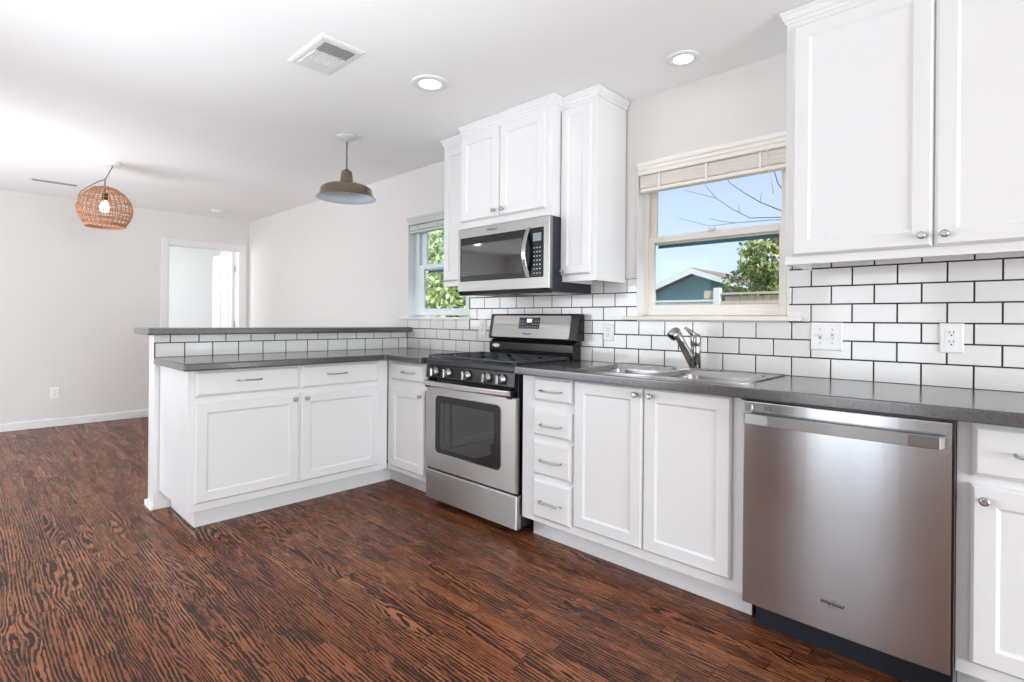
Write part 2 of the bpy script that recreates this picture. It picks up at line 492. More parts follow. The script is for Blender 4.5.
def pull(u, v, fn, d0, parent, w=0.128):
    pts = []
    for (a, d) in ((-w / 2, 0), (-w / 2, 0.016), (-w / 2 + 0.004, 0.024), (-w / 2 + 0.014, 0.029), (-w / 4, 0.031), (0, 0.032), (w / 4, 0.031), (w / 2 - 0.014, 0.029), (w / 2 - 0.004, 0.024), (w / 2, 0.016), (w / 2, 0)):
        pts.append(fn(u + a, v - d * 0.12, d0 + d))
    mb = MB().tube(pts, 0.0037, 10)
    return mb.build('pull_handle', M_NICK, parent)

# ------------------------------------------------------------------ room shell
XF, YB, XR, ZC = -6.79, -5.6, 5.0, 2.385
TH = 0.12
fl = MB().box(-9.9, XR + TH, YB - TH, 0.12, -0.08, 0.0).build('floor', M_FLOOR, kind='structure')
# keep the object coordinates of the planks equal to world metres
ce = MB().box(XF - TH, XR + TH, YB - TH, TH, ZC, ZC + 0.1).build('ceiling', M_CEIL, kind='structure')

WIN = [(-1.087, -0.306, 1.160, 2.024), (-3.253, -2.480, 1.160, 2.000)]   # openings in the sink wall
def wall_y(name, x0, x1, y0, y1, z0, z1, holes, m):
    """wall running along x with rectangular holes (x0,x1,z0,z1)"""
    mb = MB(); hs = sorted(holes); x = x0
    for (a, b, c, d) in hs:
        mb.box(x, a, y0, y1, z0, z1)
        if c > z0: mb.box(a, b, y0, y1, z0, c)
        if d < z1: mb.box(a, b, y0, y1, d, z1)
        x = b
    mb.box(x, x1, y0, y1, z0, z1)
    return mb.build(name, m, kind='structure')
def wall_x(name, y0, y1, x0, x1, z0, z1, holes, m):
    mb = MB(); hs = sorted(holes); y = y0
    for (a, b, c, d) in hs:
        mb.box(x0, x1, y, a, z0, z1)
        if c > z0: mb.box(x0, x1, a, b, z0, c)
        if d < z1: mb.box(x0, x1, a, b, d, z1)
        y = b
    mb.box(x0, x1, y, y1, z0, z1)
    return mb.build(name, m, kind='structure')
TILE = 0.008
wall_y('wall_right', XF - TH, XR + TH, TILE, TILE + TH, 0, ZC, [(a, b, c, d) for (a, b, c, d) in WIN], M_WALL)
wall_x('wall_far', YB, TILE, XF - TH, XF, 0, ZC, [(-5.2, -3.8, 0.4, 2.0), (-0.894, -0.095, 0, 2.01)], M_WALL)  # first hole is an unseen opening, added for a fill lamp
wall_y('wall_behind', XF - TH, XR + TH, YB - TH, YB, 0, ZC, [(-6.1, -3.1, 0.25, 2.25), (-2.6, -1.7, 0.0, 2.05), (-1.5, -0.3, 0.06, 2.17)], M_WALL)
mb = MB()
mb.box(-2.70, -1.60, YB - 1.6, YB - 1.5, 0, 2.2).box(-2.70, -2.6, YB - 1.5, YB - TH, 0, 2.2).box(-1.7, -1.60, YB - 1.5, YB - TH, 0, 2.2).box(-2.7, -1.6, YB - 1.6, YB - TH, 2.2, 2.3).box(-2.7, -1.6, YB - 1.6, YB - TH, -0.08, 0.0)
mb.build('wall_added_niche', M_WALL, kind='structure')  # unseen box, added so the dishwasher reflects something dark
wall_x('wall_near', YB, TILE, XR, XR + TH, 0, ZC, [(-3.8, -1.0, 0.2, 2.1)], M_WALL)  # unseen opening, added for the side fill lamp
MB().box(XF, XF + 0.013, YB, -0.972, 0, 0.078).build('baseboard_far', M_TRIM, kind='structure', bevel=0.003)
MB().box(XF + 0.013, -3.395, TILE - 0.013, TILE, 0, 0.078).build('baseboard_right', M_TRIM, kind='structure', bevel=0.003)
# hall room beyond the doorway
wall_y('wall_hall_left', -9.6, XF - TH, -2.62, -2.5, 0, 2.5, [(-9.0, -7.4, 0.6, 2.2)], M_HALL)  # unseen hole, added to let the fill lamp light the hall
MB().box(-9.6, XF - TH, 0.55, 0.62, 0, 2.5).build('wall_hall_right', M_HALL, kind='structure')
MB().box(-9.72, -9.6, -2.62, 0.62, 0, 2.5).build('wall_hall_far', M_HALL, kind='structure')
MB().box(-9.72, XF - TH, -2.62, 0.62, 2.45, 2.55).build('ceiling_hall', M_HALL, kind='structure')

# doorway casing and open door leaf
d1 = struct('door_1', (XF, -0.49, 0))
mb = MB()
for (a, b, c, d) in ((-0.965, -0.894, 0, 2.078), (-0.095, -0.024, 0, 2.078), (-0.894, -0.095, 2.01, 2.078)):
    mb.box(XF, XF + 0.016, a, b, c, d)
mb.box(XF - TH - 0.012, XF, -0.904, -0.882, 0, 2.01); mb.box(XF - TH - 0.012, XF, -0.107, -0.085, 0, 2.01); mb.box(XF - TH - 0.012, XF, -0.904, -0.085, 1.998, 2.02)
mb.build('door_casing', M_TRIM, d1, bevel=0.003)
leaf_fn = lambda u, v, d: (XF - TH - 0.02 - u, -0.128 - d, v)
leaf = MB().rings([(0, 0.76, 0.01, 1.99, -0.017), (0, 0.76, 0.01, 1.99, 0.017)], leaf_fn)
for (a, b, c, d) in ((0.11, 0.34, 0.2, 0.82), (0.42, 0.65, 0.2, 0.82), (0.11, 0.34, 0.95, 1.5), (0.42, 0.65, 0.95, 1.5), (0.11, 0.34, 1.62, 1.85), (0.42, 0.65, 1.62, 1.85)):
    leaf.rings([(a, b, c, d, 0.016), (a, b, c, d, 0.0215), (a + 0.012, b - 0.012, c + 0.012, d - 0.012, 0.0215), (a + 0.02, b - 0.02, c + 0.02, d - 0.02, 0.0172)], leaf_fn)
leaf.build('door_leaf', M_TRIM, d1)
for z in (0.25, 1.05, 1.78):
    MB().tube([(XF - TH - 0.014, -0.111, z - 0.045), (XF - TH - 0.014, -0.111, z + 0.045)], 0.007, 8).build('hinge', M_NICK, d1)
mb = MB().lathe([(0.03, 0), (0.03, 0.006), (0.012, 0.01), (0.012, 0.035), (0.026, 0.045), (0.026, 0.062), (0.015, 0.07)], leaf_fn(0.70, 0.95, 0.017), 'Y', 18)
mb.build('door_knob', M_NICK, d1)

# frames in openings behind the camera; the wide window is an added one
def plain_frame(name, x0, x1, z0, z1, y, mull):
    s = struct(name, ((x0 + x1) / 2, y, z0)); mb = MB(); w = 0.05
    mb.box(x0, x0 + w, y - 0.03, y + 0.03, z0, z1); mb.box(x1 - w, x1, y - 0.03, y + 0.03, z0, z1)
    mb.box(x0 + w, x1 - w, y - 0.03, y + 0.03, z0, z0 + w); mb.box(x0 + w, x1 - w, y - 0.03, y + 0.03, z1 - w, z1)
    for m in mull: mb.box(m - w / 2, m + w / 2, y - 0.025, y + 0.025, z0 + w, z1 - w)
    mb.build('window_frame', M_VINYL, s)
plain_frame('door_2', -1.5, -0.3, 0.06, 2.17, YB - 0.06, (-0.9,))
plain_frame('added_window', -6.1, -3.1, 0.25, 2.25, YB - 0.06, (-5.1, -4.1))

# ------------------------------------------------------------------ windows in the sink wall
def make_window(name, x0, x1, z0, z1, rail, M_VINYL, w=0.030, sw=0.036):
    s = struct(name, ((x0 + x1) / 2, 0.0, z0))
    ya, yb = 0.070, 0.126
    mb = MB()       # outer frame
    mb.box(x0, x0 + w, ya, yb, z0 + 0.02, z1); mb.box(x1 - w, x1, ya, yb, z0 + 0.02, z1)
    mb.box(x0 + w, x1 - w, ya, yb, z0 + 0.02, z0 + 0.055); mb.box(x0 + w, x1 - w, ya, yb, z1 - w, z1)
    mb.build('window_frame', M_VINYL, s, bevel=0.003)
    a, b = x0 + w, x1 - w
    def sash(nm, zb, zt, y0, y1, bot, top):
        m = MB()
        m.box(a, a + sw, y0, y1, zb, zt); m.box(b - sw, b, y0, y1, zb, zt)
        m.box(a + sw, b - sw, y0, y1, zb, zb + bot); m.box(a + sw, b - sw, y0, y1, zt - top, zt)
        o = m.build(nm, M_VINYL, s, bevel=0.003)
        MB().box(a + sw - 0.004, b - sw + 0.004, (y0 + y1) / 2 - 0.002, (y0 + y1) / 2 + 0.002, zb + bot - 0.004, zt - top + 0.004).build('pane', M_PANE, o)
    sash('lower_sash', z0 + 0.048, rail, 0.074, 0.094, 0.028, 0.036)
    sash('upper_sash', rail - 0.045, z1 - 0.024, 0.098, 0.118, 0.034, 0.03)
    MB().box(a + sw, b - sw, 0.1185, 0.124, rail - 0.062, rail - 0.037).build('screen_rail', M_SCREEN, s)
    MB().box((a + b) / 2 - 0.02, (a + b) / 2 + 0.02, 0.060, 0.076, rail - 0.002, rail + 0.012).build('sash_lock', M_VINYL, s)
    return s
w1 = make_window('window_1', *WIN[0], 1.618, M_VINYL)
w2 = make_window('window_2', *WIN[1], 1.598, M_VINYLW, 0.058, 0.066)
mb = MB(); x0, x1 = WIN[0][0], WIN[0][1]
mb.box(-1.161, -0.255, -0.030, TILE, 1.153, 1.175); mb.box(x0 + 0.001, x1 - 0.001, TILE, 0.07, 1.160, 1.175)
mb.build('window_sill', M_VINYL, w1, bevel=0.005, seg=3)
mb = MB(); x0, x1 = WIN[1][0], WIN[1][1]
mb.box(-3.345, -2.46, -0.022, TILE, 1.146, 1.166); mb.box(x0 + 0.001, x1 - 0.001, TILE, 0.07, 1.160, 1.166)
mb.build('window_sill', M_TRIM, w2, bevel=0.004)
# white drywall returns of the two openings
for (nm, (x0, x1, z0, z1)) in (('trim_1', WIN[0]), ('trim_2', WIN[1])):
    mb = MB(); e = 0.004
    mb.box(x0, x0 + e, -0.001, 0.07, z0 + 0.016, z1); mb.box(x1 - e, x1, -0.001, 0.07, z0 + 0.016, z1); mb.box(x0 + e, x1 - e, -0.001, 0.07, z1 - e, z1)
    mb.build(nm, M_TRIM, kind='structure')

def blind(label, x0, x1, zt, drop, nsl, M_BLIND):
    t = thing('window_blind', ((x0 + x1) / 2, 0.03, zt - drop), label, 'blind')
    fn = lambda u, v, d: (d, u, v)
    # moulded valance, profile extruded along x
    prof = [(0.028, zt - 0.068), (-0.004, zt - 0.068), (-0.008, zt - 0.062), (-0.008, zt - 0.05), (-0.014, zt - 0.042), (-0.014, zt - 0.03), (-0.021, zt - 0.022), (-0.021, zt - 0.006), (-0.017, zt - 0.001), (0.028, zt - 0.001)]
    MB().prism(prof, fn, x0, x1).build('valance', M_BLIND, t)
    mb = MB()
    zb = zt - drop
    for i in range(nsl):
        z = zt - 0.072 - (drop - 0.072 - 0.022) * (i + 0.5) / nsl
        off = random.uniform(-0.003, 0.003)
        mb.box(x0 + 0.006, x1 - 0.006, 0.006 + off, 0.056 + off, z - 0.0018, z + 0.0018)
    mb.build('slat_stack', M_BLIND, t)
    MB().box(x0 + 0.006, x1 - 0.006, 0.004, 0.058, zb, zb + 0.019).build('bottom_rail', M_BLIND, t, bevel=0.004)
    for k in (0.16, 0.5, 0.84):
        x = x0 + (x1 - x0) * k
        MB().box(x - 0.005, x + 0.005, 0.000, 0.003, zb - 0.001, zt - 0.07).build('ladder_tape', M_BLIND, t)
    return t
b1 = blind('cream slatted blind pulled up at the window above the sink', -1.079, -0.314, 2.019, 0.160, 13, M_BLIND)
MB().tube([(-0.40, -0.016, 1.95), (-0.398, -0.02, 1.9), (-0.385, -0.02, 1.82), (-0.37, -0.018, 1.74)], 0.0022, 6).build('lift_cord', M_CORD, b1)
b2 = blind('slatted blind pulled up at the smaller window left of the microwave', -3.245, -2.49, 1.995, 0.135, 11, M_BLINDG)

# ------------------------------------------------------------------ tiled backsplashes
P, R_, T0, Z0 = 0.1556, 0.0786, -1.3828, 0.914
G = 0.0058
def tile_field(u_lo, u_hi, z_lo, z_hi, off, holes, fn, mb):
    k0 = int(math.floor((u_lo - off) / P)) - 1
    for n in range(0, 8):
        za, zb = (Z0 + n * R_ + G / 2 if n else 0.9082), Z0 + (n + 1) * R_ - G / 2
        sh = off if n % 2 == 0 else off + P / 2
        for k in range(k0, k0 + 60):
            ua, ub = sh + k * P + G / 2, sh + (k + 1) * P - G / 2
            a, b, c, d = max(ua, u_lo), min(ub, u_hi), max(za, z_lo), min(zb, z_hi)
            if b - a < 0.006 or d - c < 0.004: continue
            rects = [(a, b, c, d)]
            for (h0, h1, h2, h3) in holes:
                nr = []
                for (a, b, c, d) in rects:
                    if b <= h0 or a >= h1 or d <= h2 or c >= h3: nr.append((a, b, c, d)); continue
                    if a < h0: nr.append((a, h0, c, d))
                    if b > h1: nr.append((h1, b, c, d))
                    m0, m1 = max(a, h0), min(b, h1)
                    if c < h2: nr.append((m0, m1, c, h2))
                    if d > h3: nr.append((m0, m1, h3, d))
                rects = nr
            for (a, b, c, d) in rects:
                if b - a < 0.006 or d - c < 0.004: continue
                mb.rings([(a, b, c, d, 0.001), (a, b, c, d, 0.0068), (a + 0.0012, b - 0.0012, c + 0.0012, d - 0.0012, 0.008)], fn, 0)
zt = Z0 + 6 * R_
H1 = (WIN[0][0] - 0.0, WIN[0][1] + 0.0, 1.153, 2.1)
H2 = (WIN[1][0], WIN[1][1], 1.146, 2.1)
fnS = lambda u, v, d: (u, TILE - d, v)
mb = MB()
tile_field(-3.254, 0.95, 0.907, zt, T0, [H1, H2, (-1.161, -0.255, 1.153, 1.175), (-3.345, -2.46, 1.146, 1.166), (-3.3, -3.252, 1.04, 1.5)], fnS, mb)
tile_field(-0.306, 0.95, zt, zt + 0.05, T0, [], fnS, mb)
# grout bed behind the tiles
for (a, b, c, d) in ((-3.254, 0.95, 0.88, 1.146), (-2.478, -1.087, 1.146, zt), (-0.306, 0.95, 1.146, zt + 0.05)):
    mb.box(a, b, 0.0025, TILE + 0.001, c, d, 1)
mb.build('trim_3', [M_TILE, M_GROUT], kind='structure')['label'] = 'white subway tile backsplash with charcoal grout'
fnP = lambda u, v, d: (-3.262 + d, u, v)
mb = MB()
tile_field(-1.797, 0.0, 0.907, 1.041, -1.6384, [], fnP, mb)
mb.box(-3.263, -3.2565, -1.797, 0.002, 0.88, 1.041, 1)
mb.build('trim_4', [M_TILE, M_GROUT], kind='structure')['label'] = 'two rows of white subway tile under the raised bar'

# ------------------------------------------------------------------ peninsula: half wall, bar top, countertops
hw = MB().box(-3.392, -3.262, -1.794, TILE, 0, 1.040)
hw.build('wall_peninsula', M_TRIM, kind='structure')
mb = MB()
mb.box(-3.408, -3.25, -1.810, -1.7945, 0, 0.012); mb.box(-3.404, -3.254, -1.806, -1.7945, 0.0, 0.022)
mb.box(-3.406, -3.392, -1.810, TILE, 0, 0.035)
mb.build('baseboard_peninsula', M_TRIM, kind='structure', bevel=0.003)

tag(MB().box(-3.54, -3.175, -1.846, -0.002, 1.041, 1.081).build('bar_top', M_LAM, bevel=0.007, seg=3),
    'raised dark speckled bar ledge on the tiled half wall', 'bar top')
ZT = 0.907
Lp = [(-3.252, -1.803), (-2.637, -1.803), (-2.637, -0.607), (-2.252, -0.607), (-2.252, -0.003), (-3.252, -0.003)]
tag(MB().prism(Lp, lambda u, v, d: (u, v, d), ZT - 0.040, ZT).build('countertop', M_LAM, bevel=0.008, seg=3),
    'L-shaped dark speckled countertop on the peninsula, left of the range', 'countertop')
# countertop with the sink cut-out
SX0, SX1, SY0, SY1 = -1.160, -0.312, -0.535, -0.034
cx0, cx1, cy0, cy1 = SX0 + 0.015, SX1 - 0.015, SY0 + 0.015, SY1 - 0.015
mb = MB(); XE = 0.950
outer = [(-1.448, -0.607), (XE, -0.607), (XE, -0.003), (-1.448, -0.003)]
inner = [(cx0, cy0), (cx1, cy0), (cx1, cy1), (cx0, cy1)]
vs = [(x, y, z) for z in (ZT - 0.040, ZT) for (x, y) in outer + inner]
fs = []
for j in range(4):
    k = (j + 1) % 4
    fs += [(j, k, 4 + k, 4 + j), (8 + j, 8 + k, 12 + k, 12 + j), (j, k, 8 + k, 8 + j), (4 + j, 4 + k, 12 + k, 12 + j)]
mb.add(vs, fs)
tag(mb.build('countertop', M_LAM, bevel=0.008, seg=3), 'long dark speckled countertop around the double sink, right of the range', 'countertop')

# ------------------------------------------------------------------ base cabinets
YFACE, YTOE = -0.545, -0.450
ZB, ZK = 0.115, 0.866
fS = sink_map(YFACE)
def carcass_x(parent, x0, x1, toe=True, toe0=None):
    mb = MB().box(x0, x1, YFACE, YFACE + 0.02, ZB, ZK)                      # face frame
    mb.box(x0, x0 + 0.016, YFACE + 0.02, -0.004, ZB, ZK).box(x1 - 0.016, x1, YFACE + 0.02, -0.004, ZB, ZK)
    mb.box(x0 + 0.016, x1 - 0.016, YFACE + 0.02, -0.004, ZB, ZB + 0.016).box(x0 + 0.016, x1 - 0.016, -0.012, -0.004, ZB + 0.016, ZK)
    mb.build('cabinet_body', M_CAB, parent, bevel=0.0015)
    if toe: MB().box(toe0 if toe0 is not None else x0, x1, YTOE, YTOE + 0.016, 0.0, ZB).build('toe_kick', M_CAB, parent)

c = thing('drawer_cabinet', (-1.265, -0.28, 0), 'narrow white base cabinet with four drawers, right of the range', 'cabinet')
carcass_x(c, -1.437, -1.0965)
for (z0, z1) in ((0.738, 0.860), (0.560, 0.696), (0.362, 0.540), (0.142, 0.344)):
    d = drawer_front(-1.350, -1.105, z0, z1, fS).build('drawer', M_CAB, c)
    pull(-1.2275, z0 + (z1 - z0) * 0.47, fS, 0.02, d)

c = thing('sink_cabinet', (-0.70, -0.28, 0), 'white two-door base cabinet under the double sink', 'cabinet')
carcass_x(c, -1.0955, -0.300)
for (a, b, k) in ((-1.090, -0.7225, -0.752), (-0.7175, -0.342, -0.682)):
    d = panel_door(a, b, 0.160, 0.861, fS).build('door', M_CAB, c)
    knob(k, 0.829, fS, 0.02, d)

c = thing('base_cabinet', (0.62, -0.28, 0), 'white base cabinet at the right frame edge beside the dishwasher', 'cabinet')
carcass_x(c, 0.317, 0.93)
d = drawer_front(0.350, 0.90, 0.705, 0.858, fS).build('drawer', M_CAB, c); pull(0.508, 0.785, fS, 0.02, d)
d = panel_door(0.350, 0.62, 0.160, 0.682, fS).build('door', M_CAB, c); knob(0.381, 0.642, fS, 0.02, d)
d = panel_door(0.625, 0.90, 0.160, 0.682, fS).build('door', M_CAB, c); knob(0.869, 0.642, fS, 0.02, d)

c = thing('corner_cabinet', (-2.46, -0.28, 0), 'white base cabinet with one drawer and door, left of the range', 'cabinet')
carcass_x(c, -2.698, -2.256, toe0=-2.796)
d = drawer_front(-2.645, -2.268, 0.738, 0.858, fS).build('drawer', M_CAB, c); pull(-2.43, 0.80, fS, 0.02, d)
d = panel_door(-2.645, -2.268, 0.150, 0.692, fS).build('door', M_CAB, c); knob(-2.297, 0.655, fS, 0.02, d)

XFACE, XTOE, YEND = -2.700, -2.797, -1.768
fP = pen_map(XFACE)
c = thing('peninsula_cabinet', (-2.98, -1.15, 0), 'wide white cabinet under the raised bar, two drawers over two doors', 'cabinet')
mb = MB().box(-3.252, XFACE, YEND, -0.55, ZB, ZK); mb.build('cabinet_body', M_CAB, c, bevel=0.0015)
MB().prism([(XTOE, -0.451), (XTOE, -1.706), (-3.252, -1.706), (-3.252, -1.690), (XTOE - 0.016, -1.690), (XTOE - 0.016, -0.451)], lambda u, v, d: (u, v, d), 0.0, ZB).build('toe_kick', M_CAB, c)
for (a, b, kn) in ((-1.737, -1.178, -1.207), (-1.166, -0.628, -1.134)):
    d = drawer_front(a, b, 0.722, 0.861, fP).build('drawer', M_CAB, c); pull((a + b) / 2 + (-0.01 if a < -1.5 else -0.04), 0.803, fP, 0.02, d)
    d = panel_door(a, b, 0.158, 0.694, fP).build('door', M_CAB, c); knob(kn, 0.663, fP, 0.02, d)

# ------------------------------------------------------------------ wall cabinets
def crown(mb, path, z0, z1, out):
    """small stepped crown: path of (x,y) with outward normals worked out at the corners"""
    k = len(path)
    nrm = []
    for i in range(k - 1):
        d = V3((path[i + 1][0] - path[i][0], path[i + 1][1] - path[i][1], 0)).normalized()
        nrm.append(V3((d.y, -d.x, 0)))
    prof = [(0.0, 0.0), (0.006, 0.0), (0.008, 0.25), (0.012, 0.32), (0.55 * out, 0.45), (0.85 * out, 0.72), (out, 0.78), (out, 1.0), (0.0, 1.0)]
    base = len(mb.v)
    for i, (x, y) in enumerate(path):
        if i == 0: n = nrm[0]
        elif i == k - 1: n = nrm[-1]
        else: n = (nrm[i - 1] + nrm[i]); n = n / max(1e-6, n.length_squared) * 2
        for (o, h) in prof: mb.v.append(V3((x, y, z0 + (z1 - z0) * h)) + n * o)
    q = len(prof)
    for i in range(k - 1):
        for j in range(q):
            mb.f.append([base + i * q + j, base + i * q + (j + 1) % q, base + (i + 1) * q + (j + 1) % q, base + (i + 1) * q + j]); mb.mi.append(0); mb.sm.append(False)
    mb.f.append([base + j for j in range(q)]); mb.mi.append(0); mb.sm.append(False)
    mb.f.append([base + (k - 1) * q + j for j in range(q)][::-1]); mb.mi.append(0); mb.sm.append(False)

def wall_cabinet(label, x0, x1, yf, zb, doors, knobs, path, zd=None, zdt=2.312, rc=0.036):
    t = thing('wall_cabinet', ((x0 + x1) / 2, yf / 2, zb), label, 'cabinet')
    MB().box(x0, x1, yf, -0.003, zb + rc, ZC - 0.002).box(x0, x1, yf, yf + 0.02, zb, zb + rc).box(x0, x0 + 0.016, yf + 0.02, -0.003, zb, zb + rc).box(x1 - 0.016, x1, yf + 0.02, -0.003, zb, zb + rc).build('cabinet_body', M_CAB, t, bevel=0.0012)
    fn = sink_map(yf)
    zd = zd if zd is not None else zb + 0.03
    for i, (a, b) in enumerate(doors):
        d = panel_door(a, b, zd, zdt, fn, stile=0.056 if b - a > 0.2 else 0.048).build('door', M_CAB, t)
        if knobs[i]: knob(knobs[i][0], knobs[i][1], fn, 0.02, d)
    mb = MB(); crown(mb, path, ZC - 0.050, ZC - 0.003, 0.022); mb.build('crown_moulding', M_CAB, t)
    return t
wall_cabinet('tall narrow white cabinet on the wall, between microwave and sink window', -1.397, -1.160, -0.283, 1.362, [(-1.392, -1.192)], [(-1.372, 1.418)],
             [(-1.397, -0.283), (-1.160, -0.283), (-1.160, -0.003)], zd=1.398)
wall_cabinet('white two-door wall cabinet directly above the microwave', -2.150, -1.398, -0.362, 1.722, [(-2.146, -1.800), (-1.796, -1.440)], [(-1.832, 1.805), (-1.762, 1.805)],
             [(-2.150, -0.003), (-2.150, -0.362), (-1.398, -0.362), (-1.398, -0.29)], zd=1.768)
wall_cabinet('tall narrow white cabinet on the wall, left of the microwave', -2.430, -2.151, -0.283, 1.372, [(-2.412, -2.158)], [(-2.186, 1.432)],
             [(-2.430, -0.003), (-2.430, -0.283), (-2.151, -0.283)], zd=1.408)
wall_cabinet('large white wall cabinet above the right-hand counter', -0.229, 0.72, -0.320, 1.377, [(-0.200, 0.2365), (0.2415, 0.69)], [(0.208, 1.447), (0.270, 1.447)],
             [(-0.229, -0.003), (-0.229, -0.320), (0.72, -0.320), (0.72, -0.003)], zd=1.409)

# ------------------------------------------------------------------ dishwasher
dw = thing('dishwasher', (0.013, -0.30, 0), 'stainless steel dishwasher under the counter', 'dishwasher')
DX0, DX1, DY = -0.286, 0.311, -0.598
MB().box(DX0 + 0.012, DX1 - 0.002, -0.56, -0.03, 0.11, 0.850).build('tub_housing', M_BLACK, dw)
fD = sink_map(-0.560)
bow = []
mb = MB()
nseg = 14
for (zz0, zz1) in ((0.116, 0.858),):
    prof = [(DX0 + (DX1 - DX0) * i / nseg, 0.034 + 0.006 * (1 - (2 * i / nseg - 1) ** 2)) for i in range(nseg + 1)]
    poly = [(x, -0.560 - d) for x, d in prof] + [(DX1, -0.562), (DX0, -0.562)]
    mb.prism(poly, lambda u, v, d: (u, v, d), zz0, zz1)
mb.build('door', M_STEEL, dw, bevel=0.004, seg=2)
# towel-bar handle with returned ends
hz0, hz1 = 0.782, 0.818
pts = [(DX0 + 0.006, -0.594), (DX0 + 0.010, -0.622), (DX0 + 0.02, -0.636), (DX0 + 0.1, -0.645), (0.0125, -0.650), (DX1 - 0.1, -0.645), (DX1 - 0.026, -0.636), (DX1 - 0.016, -0.622), (DX1 - 0.012, -0.594)]
poly = pts + [(x, y + 0.020) for (x, y) in pts[::-1][1:-1]]
mb = MB().prism(poly, lambda u, v, d: (u, v, d), hz0, hz1)
mb.build('handle', M_STEELM, dw, bevel=0.009, seg=4)
mb = MB().rings([(-0.258, -0.180, 0.824, 0.850, 0.034), (-0.258, -0.180, 0.824, 0.850, 0.0385), (-0.255, -0.183, 0.827, 0.847, 0.0385), (-0.253, -0.185, 0.829, 0.845, 0.0365)], fD)
mb.build('vent_slot', M_STEELM, dw)
MB().box(DX0 + 0.016, DX1 - 0.004, -0.494, -0.474, 0.0, 0.112).build('kick_plate', M_NAVY, dw)
MB().box(DX0 - 0.010, DX1 + 0.004, -0.590, -0.57, 0.859, 0.8655).build('top_gasket', M_BLACK, dw)
MB().box(DX1 + 0.0005, DX1 + 0.005, -0.594, -0.05, 0.0, 0.859).build('side_gasket', M_BLACK, dw)
text_mesh('Whirlpool', 0.0165, lambda u, v, d: (0.006 + u, -0.6008 - d, 0.217 + v), dw, 'logo', M_LOGO, shear=0.35, ring=True, bold=0.0005)

# ------------------------------------------------------------------ gas range
rg = thing('gas_range', (-1.84, -0.3, 0), 'stainless steel gas range with black cooktop', 'range')
GX0, GX1 = -2.236, -1.470
mb = MB().box(GX0 + 0.008, GX1, -0.545, -0.02, 0.035, 0.895)
mb.build('body', M_NAVY, rg, bevel=0.002)
for x in (GX0 + 0.05, GX1 - 0.05):
    for y in (-0.48, -0.1): MB().lathe([(0.018, 0), (0.018, 0.006), (0.01, 0.01), (0.01, 0.036)], (x, y, 0), 'Z', 12).build('levelling_foot', M_BLACK, rg)
MB().rings([(GX0 + 0.016, GX1 + 0.024, 0.045, 0.222, 0.0), (GX0 + 0.016, GX1 + 0.024, 0.045, 0.222, 0.030), (GX0 + 0.020, GX1 + 0.020, 0.049, 0.214, 0.036)], fS).build('storage_drawer', M_STEELV, rg)
fO = lambda u, v, d: (u, -0.548 - d, v)
WX0, WX1, WZ0, WZ1 = -2.126, -1.566, 0.338, 0.686
od = MB().rings([(GX0 + 0.016, GX1 + 0.016, 0.232, 0.735, 0.0), (GX0 + 0.016, GX1 + 0.016, 0.232, 0.735, 0.028), (GX0 + 0.020, GX1 + 0.012, 0.236, 0.731, 0.032)], fO).build('oven_door', M_STEELV, rg)
def rrect(u0, u1, v0, v1, r, n=6, sharp=()):
    pts = []
    for ci, (cx, cy, a0) in enumerate(((u1 - r, v1 - r, 0), (u0 + r, v1 - r, 90), (u0 + r, v0 + r, 180), (u1 - r, v0 + r, 270))):
        if ci in sharp:
            pts.append((u1 if ci in (0, 3) else u0, v1 if ci in (0, 1) else v0)); continue
        for i in range(n + 1):
            a = math.radians(a0 + 90 * i / n); pts.append((cx + r * math.cos(a), cy + r * math.sin(a)))
    return pts
MB().prism(rrect(WX0 - 0.006, WX1 + 0.006, WZ0 - 0.006, WZ1 + 0.006, 0.036), fO, 0.030, 0.0338).build('window_trim', M_CHROME, od)
wf = MB().prism(rrect(WX0, WX1, WZ0, WZ1, 0.032), fO, 0.030, 0.0352).build('oven_window', M_BLACK, od)
MB().prism(rrect(WX0 + 0.05, WX1 - 0.045, WZ0 + 0.028, WZ1 - 0.042, 0.012), fO, 0.0345, 0.0358).build('glass', M_GLASSO, od)
# oven handle: broad curved bar on two stand-offs
n = 16; top = []
for i in range(n + 1):
    u = i / n; x = GX0 + 0.006 + (GX1 - GX0 - 0.022) * u
    top.append((x, -0.598 - 0.022 * (1 - (2 * u - 1) ** 2)))
poly = top + [(x, y + 0.014) for (x, y) in top[::-1]]
hd = MB().prism(poly, lambda u, v, d: (u, v, d), 0.741, 0.773).build('oven_handle', M_CHROME, rg, bevel=0.006, seg=3)
for x in (GX0 + 0.03, GX1 - 0.03): MB().box(x - 0.016, x + 0.016, -0.592, -0.55, 0.728, 0.772).build('handle_bracket', M_BLACK, rg, bevel=0.003)
# slanted control panel with five knobs
cpp = [(-0.545, 0.742), (-0.566, 0.780), (-0.578, 0.792), (-0.570, 0.866), (-0.560, 0.872), (-0.545, 0.872)]
MB().prism(cpp, lambda u, v, d: (d, u, v), GX0 + 0.010, GX1 - 0.002).build('control_panel', M_BLACK, rg)
MB().prism([(-0.545, 0.868), (-0.577, 0.868), (-0.582, 0.876), (-0.582, 0.898), (-0.570, 0.906), (-0.545, 0.908)], lambda u, v, d: (d, u, v), GX0 + 0.008, GX1).build('front_rail', M_COOK, rg)
for x in (-2.135, -2.015, -1.845, -1.675, -1.565):
    A = (V3((1, 0, 0)), V3((0, -0.09, 0.996)), V3((0, -0.996, -0.09)))
    k = MB().lathe([(0.030, 0), (0.030, 0.006), (0.024, 0.009), (0.0225, 0.026), (0.019, 0.030)], (x, -0.5735, 0.828), A, 22).build('knob', M_STEELM, rg)
    m = MB()
    m.box(x - 0.008, x + 0.008, -0.618, -0.592, 0.802, 0.852)
    m.build('knob_grip', M_CHROME, k, bevel=0.004)
